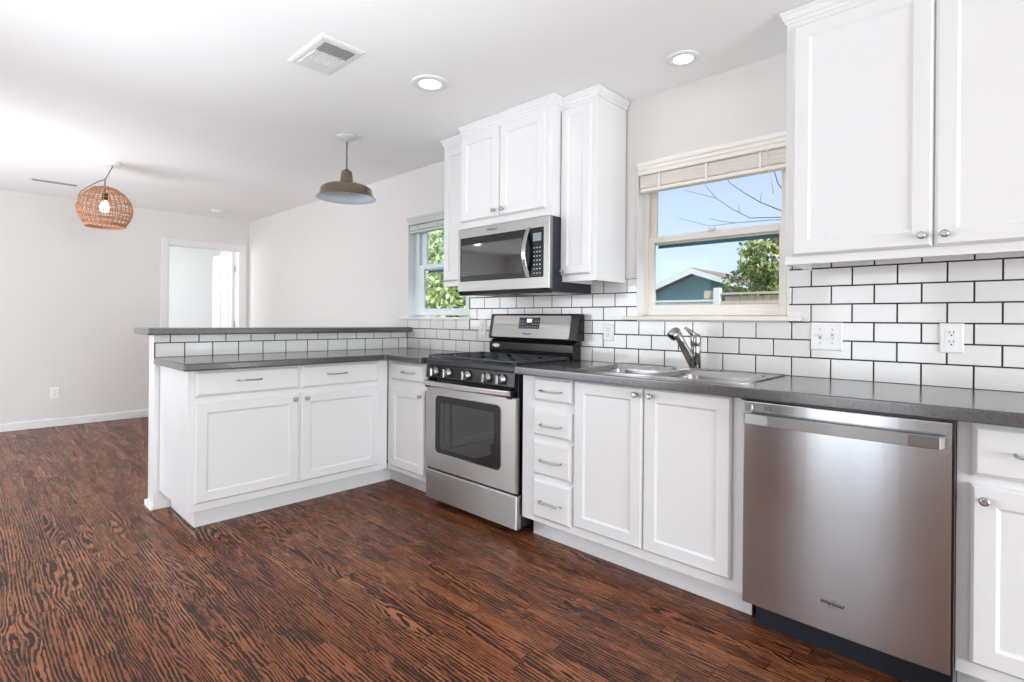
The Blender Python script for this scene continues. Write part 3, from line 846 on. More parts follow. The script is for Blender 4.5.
# cooktop
ct = MB().box(GX0 + 0.004, GX1 + 0.002, -0.566, -0.085, 0.896, 0.909).build('cooktop', M_COOK, rg, bevel=0.004)
BUR = [(-2.05, -0.44, 0.044), (-2.05, -0.20, 0.036), (-1.853, -0.32, 0.05), (-1.655, -0.44, 0.05), (-1.655, -0.20, 0.034)]
for (x, y, r) in BUR:
    m = MB().lathe([(r + 0.010, 0), (r + 0.008, 0.003), (r, 0.005), (r, 0.007)], (x, y, 0.908), 'Z', 24)
    b = m.build('burner', M_IRON, rg)
    MB().lathe([(r - 0.002, 0), (r, 0.003), (r - 0.006, 0.006), (r - 0.014, 0.0075)], (x, y, 0.9148), 'Z', 24).build('burner_cap', M_BLACK, b)
for (gx0, gx1) in ((-2.224, -1.975), (-1.972, -1.735), (-1.732, -1.474)):
    m = MB(); zt0, zt1 = 0.917, 0.929; w = 0.014
    ya, yb = -0.562, -0.098
    m.box(gx0, gx1, ya, ya + w, zt0, zt1); m.box(gx0, gx1, yb - w, yb, zt0, zt1)
    m.box(gx0, gx0 + w, ya + w, yb - w, zt0, zt1); m.box(gx1 - w, gx1, ya + w, yb - w, zt0, zt1)
    ym = (ya + yb) / 2; xm = (gx0 + gx1) / 2
    m.box(gx0 + w, gx1 - w, ym - w / 2, ym + w / 2, zt0, zt1)
    for yy in ((ya + ym) / 2, (yb + ym) / 2):
        m.box(gx0 + w, xm - 0.022, yy - w / 2, yy + w / 2, zt0, zt1); m.box(xm + 0.022, gx1 - w, yy - w / 2, yy + w / 2, zt0, zt1)
        m.box(xm - w / 2, xm + w / 2, yy + 0.022, min(yy + 0.11, yb - w), zt0, zt1); m.box(xm - w / 2, xm + w / 2, max(yy - 0.11, ya + w), yy - 0.022, zt0, zt1)
    for x in (gx0, gx1 - w):
        for y in (ya, yb - w, ym - w / 2): m.box(x, x + w, y, y + w, 0.909, zt0)
    m.build('grate', M_IRON, rg, bevel=0.002)
# back guard
bgp = [(-0.010, 0.90), (-0.086, 0.90), (-0.094, 0.955), (-0.094, 1.000), (-0.070, 1.012), (-0.062, 1.022), (-0.010, 1.022)]
MB().prism(bgp, lambda u, v, d: (d, u, v), -2.165, -1.455).build('guard_base', M_BLACK, rg, bevel=0.004)
fB = lambda u, v, d: (u, -0.012 - d, v)
top = [(-0.010, 1.024), (-0.086, 1.024), (-0.092, 1.030), (-0.064, 1.180), (-0.056, 1.188), (-0.018, 1.188), (-0.010, 1.180)]
bk = MB().prism(top, lambda u, v, d: (d, u, v), -2.178, -1.430).build('back_guard', M_BLACK, rg, bevel=0.005)
def fT(u, v, d):        # slanted face of the guard
    k = (v - 1.030) / 0.150
    return (u, -0.092 + 0.028 * k - d, v + d * 0.18)
MB().prism(rrect(-2.145, -1.486, 1.036, 1.176, 0.012), fT, -0.004, 0.002).build('steel_fascia', M_STEELM, bk)
ds = MB().prism(rrect(-1.905, -1.728, 1.093, 1.164, 0.005), fT, 0.0, 0.0035).build('clock_panel', M_BLACK, bk)
MB().prism([(-1.836, 1.134), (-1.796, 1.134), (-1.796, 1.154), (-1.836, 1.154)], fT, 0.003, 0.0042).build('clock_digits', M_DIGIT, ds)
m = MB()
for i in range(8):
    for j in range(3):
        u, v = -1.897 + i * 0.0215, 1.102 + j * 0.018
        if j == 2 and 2 <= i <= 5: continue
        if j == 1 and 3 <= i <= 4: continue
        m.prism([(u, v), (u + 0.009, v), (u + 0.009, v + 0.004), (u, v + 0.004)], fT, 0.003, 0.0041)
m.build('button_row', M_DOT, ds)
text_mesh('Whirlpool', 0.018, lambda u, v, d: fT(-1.830 + u, 1.060 + v, 0.0022 + d), bk, 'logo', M_LOGO, shear=0.2, bold=0.0003)
e = []
for i in range(20):
    a = 2 * PI * i / 20; e.append((-2.098 + 0.034 * math.cos(a), 0.978 + 0.011 * math.sin(a)))
MB().prism(e, lambda u, v, d: (u, -0.0942 - d, v), 0, 0.0015).build('badge', M_PLATE, rg)

# ------------------------------------------------------------------ over-the-range microwave
mw = thing('microwave', (-1.775, -0.2, 1.305), 'stainless and black over-the-range microwave hung under the wall cabinet', 'microwave')
MX0, MX1, MZ0, MZ1 = -2.146, -1.388, 1.306, 1.7205
MB().box(MX0 + 0.004, MX1 - 0.001, -0.368, -0.006, MZ0, MZ1 - 0.001).build('case', M_NAVY, mw, bevel=0.003)
fM = lambda u, v, d: (u, -0.370 - d, v)
fr = MB().rings([(MX0, MX1, MZ0 + 0.016, MZ1, 0.0), (MX0, MX1, MZ0 + 0.016, MZ1, 0.022), (MX0 + 0.004, MX1 - 0.004, MZ0 + 0.02, MZ1 - 0.004, 0.027)], fM).build('front_frame', M_STEELM, mw)
MB().prism([(-0.368, MZ0 + 0.016), (-0.395, MZ0 + 0.016), (-0.385, MZ0 - 0.004), (-0.368, MZ0 - 0.008)], lambda u, v, d: (d, u, v), MX0 + 0.006, MX1 - 0.004).build('vent_lip', M_BLACK, mw)
gb = MB().rings([(-2.120, -1.430, 1.386, 1.660, 0.022), (-2.120, -1.430, 1.386, 1.660, 0.029), (-2.117, -1.433, 1.389, 1.657, 0.030)], fM).build('door', M_GLASSB, fr)
m = MB()
for (a, b, c_, d_) in ((-2.105, -1.590, 1.612, 1.616), (-2.105, -1.590, 1.420, 1.424), (-2.109, -2.105, 1.420, 1.616), (-1.590, -1.586, 1.420, 1.616)):
    m.rings([(a, b, c_, d_, 0.0295), (a, b, c_, d_, 0.0305)], fM)
m.build('window_border', M_BLACK, gb)
MB().rings([(-2.105, -1.590, 1.424, 1.612, 0.0295), (-2.105, -1.590, 1.424, 1.612, 0.0303)], fM).build('window', M_GLASSO, gb)
# bowed handle
hp = []
for i in range(15):
    u = i / 14; z = 1.384 + (1.668 - 1.384) * u
    hp.append((z, 0.030 + 0.042 * math.sin(PI * u)))
poly = [(z, d) for z, d in hp] + [(z, d - 0.010) for z, d in hp[::-1]]
MB().prism(poly, lambda u, v, d: (d, -0.370 - v, u), -1.556, -1.527).build('handle', M_CHROME, mw, bevel=0.003)
MB().rings([(-1.503, -1.444, 1.585, 1.630, 0.0295), (-1.503, -1.444, 1.585, 1.630, 0.0315)], fM).build('display', M_LCD, gb)
m = MB()
for r in range(7):
    for q in range(3):
        u, v = -1.499 + q * 0.021, 1.405 + r * 0.0235
        m.rings([(u, u + 0.010, v, v + 0.006, 0.0295), (u, u + 0.010, v, v + 0.006, 0.0309)], fM)
m.build('keypad', M_DOT, gb)
text_mesh('Whirlpool', 0.021, lambda u, v, d: (-1.840 + u, -0.3972 - d, 1.690 + v), fr, 'logo', M_LOGO, shear=0.2)
m = MB()
for i in range(9): m.box(-2.09 + i * 0.035, -2.075 + i * 0.035, -0.33, -0.12, MZ0 - 0.003, MZ0)
m.build('vent_grille', M_BLACK, mw)
m = MB()
m.box(-1.70, -1.42, -0.33, -0.10, MZ0 - 0.004, MZ0); m.build('grease_filter', M_NICK, mw)

# ------------------------------------------------------------------ sink and faucet
sk = thing('double_sink', ((SX0 + SX1) / 2, (SY0 + SY1) / 2, 0.74), 'drop-in stainless steel double bowl sink in the counter', 'sink')
ZR = ZT + 0.001
BW = [(SX0 + 0.032, -0.760, SY0 + 0.030, SY1 - 0.085), (-0.725, SX1 - 0.032, SY0 + 0.030, SY1 - 0.085)]
xs = sorted({SX0, SX1, BW[0][0], BW[0][1], BW[1][0], BW[1][1]}); ys = sorted({SY0, SY1, BW[0][2], BW[0][3]})
m = MB(); zr = ZR + 0.004
idx = {}
for x in xs:
    for y in ys: idx[(x, y)] = len(m.v); m.v.append(V3((x, y, zr)))
for i in range(len(xs) - 1):
    for j in range(len(ys) - 1):
        if j == 1 and i in (1, 3): continue
        m.f.append([idx[(xs[i], ys[j])], idx[(xs[i + 1], ys[j])], idx[(xs[i + 1], ys[j + 1])], idx[(xs[i], ys[j + 1])]]); m.mi.append(0); m.sm.append(False)
# rolled outer lip
m.tube([(SX0, SY0, ZR + 0.002), (SX1, SY0, ZR + 0.002), (SX1, SY1, ZR + 0.002), (SX0, SY1, ZR + 0.002)], 0.005, 8, closed=True)
m.build('rim', M_SINK, sk)
for (a, b, c_, d_) in BW:
    m = MB(); n = 6; levels = [(0.0, zr), (0.003, zr - 0.004), (0.006, zr - 0.03), (0.014, zr - 0.14), (0.03, zr - 0.158), (0.06, zr - 0.165)]
    k = None
    for (ins, z) in levels:
        base = len(m.v); pr = rrect(a + ins, b - ins, c_ + ins, d_ - ins, 0.05 if ins > 0.001 else 0.05, n); 
        for (x, y) in pr: m.v.append(V3((x, y, z)))
        if k is not None:
            L = len(pr)
            for j in range(L):
                m.f.append([k + j, k + (j + 1) % L, base + (j + 1) % L, base + j]); m.mi.append(0); m.sm.append(True)
        k = base
    m.f.append([k + j for j in range(L)]); m.mi.append(0); m.sm.append(False)
    # corner fillets between the square cut-out and the rounded bowl
    pr = rrect(a, b, c_, d_, 0.05, n)
    for ci, cc in enumerate(((b, d_), (a, d_), (a, c_), (b, c_))):
        base = len(m.v); m.v.append(V3((*cc, zr))); 
        for (x, y) in pr[ci * (n + 1):(ci + 1) * (n + 1)]: m.v.append(V3((x, y, zr)))
        for j in range(n): m.f.append([base, base + 1 + j, base + 2 + j]); m.mi.append(0); m.sm.append(False)
    bo = m.build('bowl', M_SINK, sk)
    MB().lathe([(0.042, 0), (0.040, 0.003), (0.03, 0.002), (0.012, 0.004)], ((a + b) / 2, (c_ + d_) / 2, zr - 0.164), 'Z', 20).build('strainer', M_CHROME, bo)

FX, FY = -0.700, -0.094
zf = ZR + 0.0045
fa = thing('faucet', (FX, FY, zf), 'brushed nickel pull-out faucet standing behind the sink', 'faucet')
m = MB().lathe([(0.030, 0), (0.030, 0.006), (0.024, 0.010)], (FX, FY, zf), 'Z', 24)
m.prism(rrect(FX - 0.125, FX + 0.125, FY - 0.026, FY + 0.026, 0.024), lambda u, v, d: (u, v, d), zf - 0.001, zf + 0.005)
m.build('deck_plate', M_GREYMET, fa)
MB().lathe([(0.0245, 0), (0.0245, 0.10), (0.0235, 0.104), (0.0235, 0.108), (0.0255, 0.112), (0.0255, 0.154), (0.021, 0.165), (0.010, 0.169)], (FX, FY, zf + 0.008), 'Z', 24).build('body', M_GREYMET, fa)
sp0 = V3((FX - 0.006, FY - 0.012, zf + 0.020)); sp1 = V3((-0.745, -0.215, zf + 0.190))
sd = (sp1 - sp0).normalized()
sp = MB().tube([sp0, sp0.lerp(sp1, 0.3), sp0.lerp(sp1, 0.7), sp1], [0.021, 0.0205, 0.019, 0.019], 16).build('spout', M_GREYMET, fa)
hdir = V3((-0.35, -0.62, -0.70)).normalized()
h0 = sp1 - sd * 0.012 + V3((0, 0, 0.010))
MB().tube([h0 - hdir * 0.012, h0 - hdir * 0.004, h0 + hdir * 0.012, h0 + hdir * 0.034, h0 + hdir * 0.044], [0.012, 0.020, 0.025, 0.027, 0.024], 20).build('spray_head', M_GREYMET, fa)
MB().lathe([(0.0, 0), (0.0195, 0), (0.0195, 0.002), (0.0, 0.002)], h0 + hdir * 0.0435, (hdir.cross(V3((0, 0, 1))).normalized(), hdir.cross(hdir.cross(V3((0, 0, 1)))).normalized(), hdir), 16, capends=False).build('aerator', M_BLACK, fa)
hb = V3((FX - 0.004, FY - 0.004, zf + 0.167))
MB().tube([hb, hb + V3((-0.014, -0.008, 0.014)), hb + V3((-0.028, -0.014, 0.027)), hb + V3((-0.044, -0.020, 0.038))], [0.016, 0.012, 0.0085, 0.006], 14).build('lever', M_GREYMET, fa)

# ------------------------------------------------------------------ wall plates
def plate(label, cat, cx, cz, w, h, kind, fn, name='wall_outlet', group=None):
    t = thing(name, fn(cx, cz - h / 2, 0), label, cat, group)
    R = lambda i, d: (cx - w / 2 + i, cx + w / 2 - i, cz - h / 2 + i, cz + h / 2 - i, d)
    MB().rings([R(0, 0), R(0, 0.002), R(0.003, 0.005), R(0.005, 0.0055)], fn).build('cover_plate', M_PLATE, t)
    if kind == 'outlet':
        f = MB().prism(rrect(cx - 0.017, cx + 0.017, cz - 0.034, cz + 0.034, 0.004), fn, 0.005, 0.0072).build('receptacle', M_PLATE, t)
        m = MB()
        for s in (-1, 1):
            zc = cz + s * 0.0175
            for dx in (-0.0065, 0.0065): m.rings([(cx + dx - 0.0012, cx + dx + 0.0012, zc + 0.001, zc + 0.009, 0.0068), (cx + dx - 0.0012, cx + dx + 0.0012, zc + 0.001, zc + 0.009, 0.0076)], fn)
            m.prism(rrect(cx - 0.0028, cx + 0.0028, zc - 0.0095, zc - 0.004, 0.0025, 4), fn, 0.0068, 0.0076)
        m.build('slots', M_SLOT, f)
    else:
        for dx, tilt in ((-0.023, 0.004), (0.023, -0.004)):
            u = cx + dx
            MB().rings([(u - 0.005, u + 0.005, cz - 0.012, cz + 0.012, 0.005), (u - 0.005, u + 0.005, cz - 0.012, cz + 0.012, 0.0062)], fn).build('switch_slot', M_DOT, t)
            MB().rings([(u - 0.0035, u + 0.0035, cz - 0.006 + tilt, cz + 0.006 + tilt, 0.005), (u - 0.003, u + 0.003, cz - 0.004 + tilt * 1.8, cz + 0.004 + tilt * 1.8, 0.016)], fn).build('toggle', M_PLATE, t)
            for s in (-1, 1): MB().prism(rrect(u - 0.003, u + 0.003, cz + s * 0.030 - 0.003, cz + s * 0.030 + 0.003, 0.0029, 3), fn, 0.005, 0.0063).build('screw', M_DOT, t)
    return t
fW = lambda u, v, d: (u, -0.0005 - d, v)
plate('white double toggle switch plate on the tiles beside the sink', 'light switch', -0.154, 1.0885, 0.122, 0.120, 'switch', fW, 'light_switch')
plate('white duplex outlet on the tiles above the dishwasher', 'outlet', 0.265, 1.094, 0.072, 0.112, 'outlet', fW)
plate('white duplex outlet on the tiles between the range and sink', 'outlet', -1.267, 1.082, 0.070, 0.100, 'outlet', fW)
plate('white outlet on the tiles left of the range, below the microwave', 'outlet', -2.330, 1.092, 0.078, 0.118, 'outlet', fW)
plate('white outlet low on the far wall near the floor', 'outlet', -1.897, 0.345, 0.074, 0.124, 'outlet', lambda u, v, d: (XF + 0.0005 + d, u, v))

# ------------------------------------------------------------------ ceiling fixtures
def downlight(label, x, y, r, power):
    t = thing('downlight', (x, y, ZC - 0.012), label, 'ceiling light', 'recessed ceiling downlights')
    MB().lathe([(r, 0.0), (r, 0.003), (r * 0.93, 0.007), (r * 0.62, 0.009), (r * 0.58, 0.004), (r * 0.58, 0.0)], (x, y, ZC), (V3((1, 0, 0)), V3((0, -1, 0)), V3((0, 0, -1))), 36, capends=False).build('trim_ring', M_TRIM, t)
    MB().lathe([(0.001, 0.004), (r * 0.57, 0.004), (r * 0.57, 0.001)], (x, y, ZC), (V3((1, 0, 0)), V3((0, -1, 0)), V3((0, 0, -1))), 32, capends=False).build('lens', M_LED, t)
    lamp('downlight_lamp', 'AREA', (x, y, ZC - 0.014), power, (1.0, 0.95, 0.88), r, None, (0, 0, -1))
    return t
downlight('lit recessed ceiling downlight left of the cabinets, above the range', -1.788, -0.903, 0.095, 0.35)
downlight('lit recessed ceiling downlight above the sink window', -0.698, -0.261, 0.075, 0.12)
downlight('lit recessed ceiling downlight in the living area', -5.9, -4.0, 0.095, 2)

t = thing('ceiling_vent', (-1.92, -1.413, ZC - 0.012), 'white square ceiling air vent nearest the camera', 'vent')
fC = lambda u, v, d: (u, v, ZC - d)
vx0, vx1, vy0, vy1 = -2.093, -1.747, -1.520, -1.307
m = MB()
m.rings([(vx0, vx1, vy0, vy1, 0.0), (vx0, vx1, vy0, vy1, 0.004), (vx0 + 0.012, vx1 - 0.012, vy0 + 0.012, vy1 - 0.012, 0.010), (vx0 + 0.030, vx1 - 0.030, vy0 + 0.030, vy1 - 0.030, 0.010)], fC)
m.build('face_plate', M_TRIM, t)
gx = [(-1.872, -1.785), (-1.965, -1.880), (-2.058, -1.973)]
for i, (a, b) in enumerate(gx):
    o = MB().rings([(a, b, -1.487, -1.337, 0.0095), (a, b, -1.487, -1.337, 0.0105)], fC).build('grille_backing', M_GRILLE if i < 2 else M_TRIM, t)
    m = MB()
    if i == 0:
        for j in range(12): m.box(a, b, -1.484 + j * 0.0128, -1.4795 + j * 0.0128, ZC - 0.014, ZC - 0.0103)
    elif i == 1:
        for j in range(11): m.box(a, b, -1.486 + j * 0.0138, -1.4775 + j * 0.0138, ZC - 0.015, ZC - 0.0103)
    else:
        for j in range(6): m.box(a + 0.003 + j * 0.0140, a + 0.014 + j * 0.0140, -1.486, -1.338, ZC - 0.014, ZC - 0.0103)
    m.build('louvers', M_TRIM if i else M_GRILLE, o)
t = thing('ceiling_vent', (-5.99, -1.99, ZC - 0.01), 'long narrow vent on the far ceiling beyond the woven pendant', 'vent')
MB().rings([(-6.045, -5.935, -2.165, -1.815, 0.0), (-6.045, -5.935, -2.165, -1.815, 0.004), (-6.035, -5.945, -2.155, -1.825, 0.007)], fC).build('face_plate', M_TRIM, t)
m = MB()
for j in range(5): m.box(-6.028 + j * 0.0162, -6.018 + j * 0.0162, -2.145, -1.835, ZC - 0.0085, ZC - 0.0065)
m.build('louvers', M_GRILLE, t)
t = thing('smoke_detector', (-6.23, -0.536, ZC - 0.03), 'round white smoke detector on the ceiling near the doorway', 'smoke detector')
MB().lathe([(0.068, 0), (0.068, 0.014), (0.060, 0.028), (0.035, 0.034), (0.001, 0.034)], (-6.23, -0.536, ZC), (V3((1, 0, 0)), V3((0, -1, 0)), V3((0, 0, -1))), 28).build('housing', M_TRIM, t)
MB().lathe([(0.018, 0.033), (0.016, 0.0365), (0.001, 0.0365)], (-6.23, -0.536, ZC), (V3((1, 0, 0)), V3((0, -1, 0)), V3((0, 0, -1))), 16).build('test_button', M_PLATE, t)

# woven rattan globe pendant, hung a little askew
RX, RY = -4.84, -1.745
t = thing('rattan_pendant', (RX, RY, 1.865), 'woven rattan globe pendant light with a lit bulb', 'pendant light')
DN = (V3((1, 0, 0)), V3((0, -1, 0)), V3((0, 0, -1)))
MB().lathe([(0.062, 0), (0.062, 0.018), (0.056, 0.024), (0.004, 0.026)], (RX, RY, ZC), DN, 28).build('canopy', M_PLATE, t)
cen = V3((-4.882, -1.786, 2.030))
tilt = Matrix.Rotation(math.radians(6), 3, V3((0.68, -0.73, 0)).normalized().cross(V3((0, 0, 1))))
tilt = Matrix.Rotation(math.radians(-1), 3, fw)
def sh(th, s):      # s: 0 top .. 1 bottom rim
    prof = [(0.030, 0.160), (0.080, 0.143), (0.132, 0.104), (0.168, 0.052), (0.184, -0.006), (0.178, -0.058), (0.158, -0.108), (0.132, -0.146)]
    q = s * (len(prof) - 1); i = min(int(q), len(prof) - 2); f = q - i
    r = prof[i][0] * (1 - f) + prof[i + 1][0] * f; h = prof[i][1] * (1 - f) + prof[i + 1][1] * f
    return cen + tilt @ V3((r * math.cos(th), r * math.sin(th), h))
m = MB()
for k in range(30):
    th = 2 * PI * k / 30
    m.tube([sh(th, j / 14) for j in range(15)], 0.0036, 5)
for s in (0.0, 0.16, 0.31, 0.34, 0.5, 0.53, 0.68, 0.71, 0.85, 0.88):
    m.tube([sh(2 * PI * j / 40, s) + V3((0, 0, 0)) for j in range(40)], 0.0034, 5, closed=True)
for dz in (0.0, 0.008, 0.016): m.tube([sh(2 * PI * j / 40, 1.0) - V3((0, 0, dz - 0.006)) for j in range(40)], 0.0058, 6, closed=True)
# flat cane strips woven round the belly
for s0 in (0.22, 0.42, 0.60, 0.78):
    base = len(m.v); N = 60
    for j in range(N):
        th = 2 * PI * j / N; w = 0.003 if j % 2 else -0.003
        for s in (s0 - 0.009, s0 + 0.009):
            p = sh(th, s); d = (p - cen); d.z = 0; m.v.append(p + d.normalized() * w)
    for j in range(N):
        a = base + 2 * j; b = base + 2 * ((j + 1) % N)
        m.f.append([a, b, b + 1, a + 1]); m.mi.append(0); m.sm.append(False)
m.build('woven_shade', M_RATTAN, t)
topc = cen + tilt @ V3((0, 0, 0.165))
MB().tube([(RX, RY, ZC - 0.025), V3((RX, RY, ZC - 0.03)).lerp(topc + V3((0, 0, 0.055)), 0.5), topc + V3((0, 0, 0.055)), topc + V3((0, 0, 0.02)), topc - V3((0, 0, 0.06))], 0.0036, 8).build('cord', M_WIRE, t)
J = topc + V3((0, 0, 0.055))
lp = [J, J - rt * 0.03 - fw * 0.03 - up * 0.022, cen - rt * 0.080 + up * 0.135 - fw * 0.085, cen - rt * 0.125 + up * 0.105 - fw * 0.085, cen - rt * 0.158 + up * 0.070 - fw * 0.075,
      cen - rt * 0.160 + up * 0.080 - fw * 0.04, cen - rt * 0.132 + up * 0.118 - fw * 0.03, cen - rt * 0.090 + up * 0.148 - fw * 0.03, cen - rt * 0.055 + up * 0.160 - fw * 0.03]
MB().tube(lp, 0.0034, 8).build('slack_cord', M_WIRE, t)
MB().lathe([(0.018, 0), (0.020, 0.01), (0.020, 0.05), (0.014, 0.06)], topc - V3((0, 0, 0.055)), DN, 16).build('socket', M_SLOT, t)
MB().lathe([(0.012, 0), (0.016, 0.012), (0.028, 0.035), (0.034, 0.062), (0.030, 0.082), (0.016, 0.096), (0.001, 0.099)], topc - V3((0, 0, 0.112)), DN, 20).build('bulb', M_BULB, t)
lamp('rattan_bulb_lamp', 'POINT', topc - V3((0, 0, 0.175)), 5, (1.0, 0.82, 0.6), radius=0.035)

# dome pendant over the peninsula
DXc, DYc = -2.86, -0.783
t = thing('dome_pendant', (DXc, DYc, 1.965), 'aged nickel barn pendant light with white lining above the peninsula', 'pendant light')
MB().lathe([(0.066, 0), (0.066, 0.004), (0.058, 0.014), (0.035, 0.024), (0.012, 0.030), (0.010, 0.036)], (DXc, DYc, ZC), DN, 32).build('canopy', M_CANOPY, t)
MB().tube([(DXc, DYc, ZC - 0.03), (DXc, DYc, 2.155)], 0.0048, 10).build('stem', M_WIRE, t)
zt_ = 2.160
MB().lathe([(0.006, 0.0), (0.014, 0.0), (0.016, 0.008), (0.032, 0.012), (0.035, 0.020), (0.044, 0.080), (0.046, 0.090), (0.049, 0.092)], (DXc, DYc, zt_), DN, 40).build('neck_cap', M_BRONZE, t)
pr = [(0.050, 0.090), (0.085, 0.097), (0.120, 0.105), (0.150, 0.116), (0.169, 0.127), (0.176, 0.135), (0.180, 0.154), (0.183, 0.173), (0.187, 0.177), (0.204, 0.193), (0.206, 0.196)]
pr = [(r * 0.95, h) for r, h in pr]
MB().lathe(pr, (DXc, DYc, zt_), DN, 56, capends=False).build('shade', M_BRONZE, t)
MB().lathe([(r - 0.003, h + 0.0035) for r, h in pr[:-1]] + [(0.1943, 0.1962)], (DXc, DYc, zt_), DN, 56, capends=False).build('shade_lining', M_WHITEIN, t)
MB().lathe([(0.014, 0), (0.016, 0.012), (0.026, 0.032), (0.030, 0.052), (0.024, 0.072), (0.001, 0.084)], (DXc, DYc, zt_ - 0.085), DN, 20).build('bulb', M_PLATE, t)

# ------------------------------------------------------------------ outside
MB().box(-60, 60, 0.5, 90, -0.35, -0.25).build('ground', M_GRASS, kind='structure')
hs = thing('house', (-7.25, 17, -0.25), 'small teal gabled house beyond the fence outside', 'house')
hx0, hx1, hxa, hz, hza = -8.95, -5.30, -7.22, 2.12, 2.80
m = MB().prism([(hx0 + 0.25, -0.25), (hx1 - 0.25, -0.25), (hx1 - 0.25, hz + 0.02), (hxa, hza - 0.10), (hx0 + 0.25, hz + 0.02)], lambda u, v, d: (u, d, v), 14.25, 21.0)
m.build('wall', M_TEAL, hs)
sl = (hza - hz) / (hxa - hx0); sr = (hza - hz) / (hx1 - hxa)
m = MB()
m.prism([(hx0, hz), (hxa, hza), (hxa, hza + 0.10), (hx0 - 0.02, hz + 0.10)], lambda u, v, d: (u, d, v), 13.85, 21.3)
m.prism([(hx1, hz), (hxa, hza), (hxa, hza + 0.10), (hx1 + 0.02, hz + 0.10)], lambda u, v, d: (u, d, v), 13.85, 21.3)
m.build('roof', M_SHINGLE, hs)
m = MB()
m.prism([(hx0 - 0.03, hz - 0.10), (hxa, hza - 0.10), (hxa, hza + 0.07), (hx0 - 0.03, hz + 0.07)], lambda u, v, d: (u, d, v), 13.78, 13.84)
m.prism([(hx1 + 0.03, hz - 0.10), (hxa, hza - 0.10), (hxa, hza + 0.07), (hx1 + 0.03, hz + 0.07)], lambda u, v, d: (u, d, v), 13.78, 13.84)
m.build('fascia_board', M_FASCIA, hs)
MB().tube([(-8.3, 16.5, 2.2), (-8.3, 16.5, 3.05)], 0.05, 8).build('vent_pipe', M_SHINGLE, hs)

fe = thing('fence', (-2.4, 8.0, -0.25), 'weathered wooden plank fence outside right of the post', 'fence')
m = MB(); x = -3.80
while x < 0.6:
    w = 0.135; m.box(x, x + w, 8.02, 8.04, -0.25, 1.66 + random.uniform(-0.012, 0.012)); x += w + 0.012
m.build('planks', M_FENCE, fe)
m = MB().box(-3.9, 0.7, 7.95, 8.08, 1.69, 1.73).box(-3.9, 0.7, 7.97, 8.019, 1.50, 1.56)
m.build('rail', M_FENCE, fe)
MB().box(-4.0, -3.88, 7.92, 8.05, -0.25, 1.83).build('post', M_FASCIA, fe)
MB().box(-4.22, -4.0, 7.98, 8.03, 1.62, 1.78).build('cross_board', M_FENCE, fe)
pf = thing('fence', (-6.3, 9.0, -0.25), 'low pale fence in front of the teal house', 'fence')
m = MB(); x = -8.8
while x < -4.3:
    m.box(x, x + 0.19, 9.0, 9.03, -0.25, 1.60); x += 0.195
m.build('planks', M_PALEF, pf)
MB().box(-8.8, -4.3, 8.97, 9.06, 1.60, 1.64).build('rail', M_FASCIA, pf)

def leafy(parent, c, rad, n, size, m_, name='foliage', hollow=0.35):
    mb = MB()
    for i in range(n):
        while True:
            p = V3((random.uniform(-1, 1), random.uniform(-1, 1), random.uniform(-1, 1)))
            if hollow < p.length < 1: break
        # lumpy crown
        k = 0.75 + 0.35 * math.sin(5 * p.x + 3.1) * math.cos(4 * p.z - 1.3) + random.uniform(-0.1, 0.1)
        p = V3((p.x * rad[0], p.y * rad[1], p.z * rad[2])) * k + V3(c)
        a = V3((random.gauss(0, 1), random.gauss(0, 1), random.gauss(0, 1))).normalized()
        b = a.cross(V3((random.gauss(0, 1), random.gauss(0, 1), random.gauss(0, 1)))).normalized()
        s = size * random.uniform(0.6, 1.3)
        mb.add([p - a * s, p - b * s * 0.45 + a * s * 0.1, p + a * s, p + b * s * 0.45 + a * s * 0.1], [(0, 1, 2, 3)])
    return mb.build(name, m_, parent)
t = thing('leafy_tree', (-3.9, 11.2, -0.25), 'leafy green tree behind the wooden fence outside', 'tree')
MB().tube([(-3.9, 11.2, -0.25), (-3.88, 11.2, 1.2), (-3.95, 11.25, 2.2), (-3.9, 11.3, 3.0)], [0.14, 0.11, 0.08, 0.03], 10).build('trunk', M_BARK, t)
leafy(t, (-3.72, 11.3, 2.45), (1.62, 1.1, 1.25), 4200, 0.085, M_LEAFA)
t = thing('bushy_tree', (-7.6, 4.2, -0.25), 'bright green bushy tree outside the window left of the microwave', 'tree')
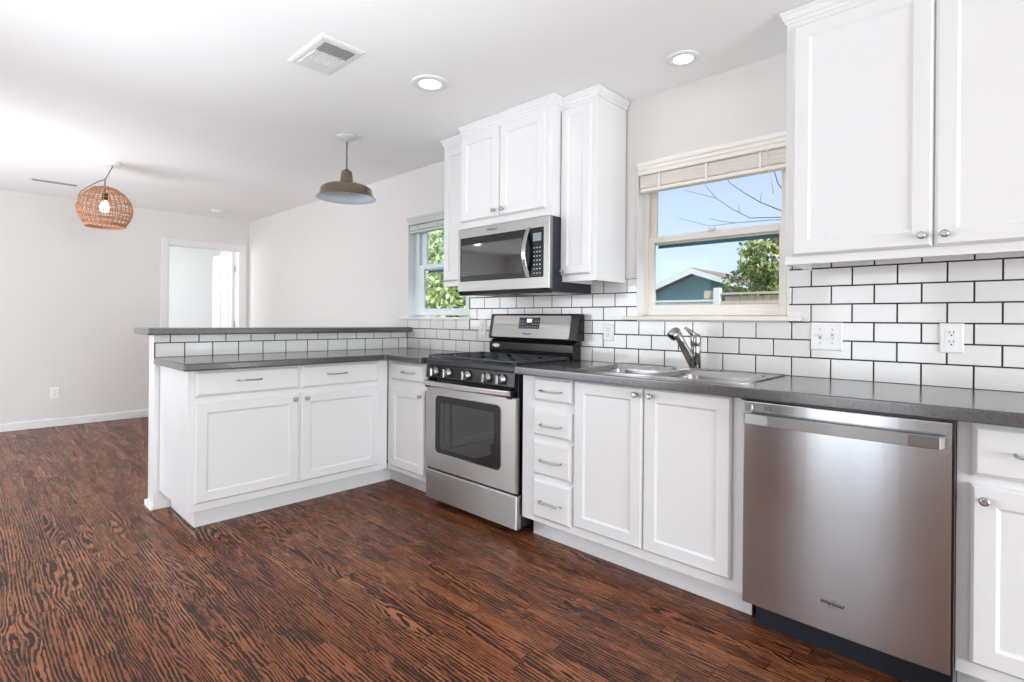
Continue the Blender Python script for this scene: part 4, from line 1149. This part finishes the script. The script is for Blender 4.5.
MB().tube([(-7.6, 4.2, -0.25), (-7.6, 4.2, 1.0), (-7.5, 4.25, 2.2)], [0.12, 0.1, 0.04], 10).build('trunk', M_BARK, t)
leafy(t, (-7.6, 4.3, 1.75), (1.7, 0.9, 2.0), 4200, 0.085, M_LEAFB)

bt = thing('bare_tree', (-0.6, 5.2, -0.25), 'bare branching tree outside the sink window against the sky', 'tree')
MB().tube([(-0.6, 5.2, -0.25), (-0.62, 5.2, 1.4), (-0.66, 5.15, 2.3), (-0.7, 5.1, 2.9), (-0.75, 5.1, 3.8)], [0.13, 0.11, 0.09, 0.07, 0.04], 10).build('trunk', M_BARK, bt)
BR = [
    ([(-0.66, 5.15, 2.35), (-1.3, 5.02, 2.50), (-1.81, 5.0, 2.617), (-2.127, 5.0, 2.797), (-2.33, 5.0, 2.95), (-2.539, 5.0, 3.129), (-2.62, 5.0, 3.25)], 0.016),
    ([(-0.66, 5.15, 2.32), (-1.5, 5.0, 2.52), (-2.258, 5.0, 2.594), (-2.50, 5.0, 2.75), (-2.739, 5.0, 2.946), (-2.905, 5.0, 3.163)], 0.012),
    ([(-2.739, 5.0, 2.946), (-2.95, 5.0, 3.03), (-3.232, 5.0, 3.142)], 0.008),
    ([(-0.66, 5.15, 2.28), (-1.4, 5.0, 2.47), (-1.995, 5.0, 2.534), (-2.45, 5.0, 2.55), (-2.67, 5.0, 2.60), (-2.83, 5.0, 2.66)], 0.010),
    ([(-2.45, 5.0, 2.55), (-2.83, 5.0, 2.55), (-3.325, 5.0, 2.729)], 0.007),
    ([(-0.7, 5.1, 2.75), (-1.35, 5.0, 2.78), (-1.809, 5.0, 2.86), (-1.90, 5.0, 3.02), (-1.962, 5.0, 3.25)], 0.020),
    ([(-2.127, 5.0, 2.797), (-2.10, 5.0, 2.95)], 0.006),
    ([(-2.40, 5.0, 2.68), (-2.42, 5.0, 2.82)], 0.006),
]
for pts, r in BR:
    k = len(pts)
    MB().tube(pts, [0.68 * r * (1 - 0.55 * i / (k - 1)) for i in range(k)], 6).build('branch', M_BARK, bt)
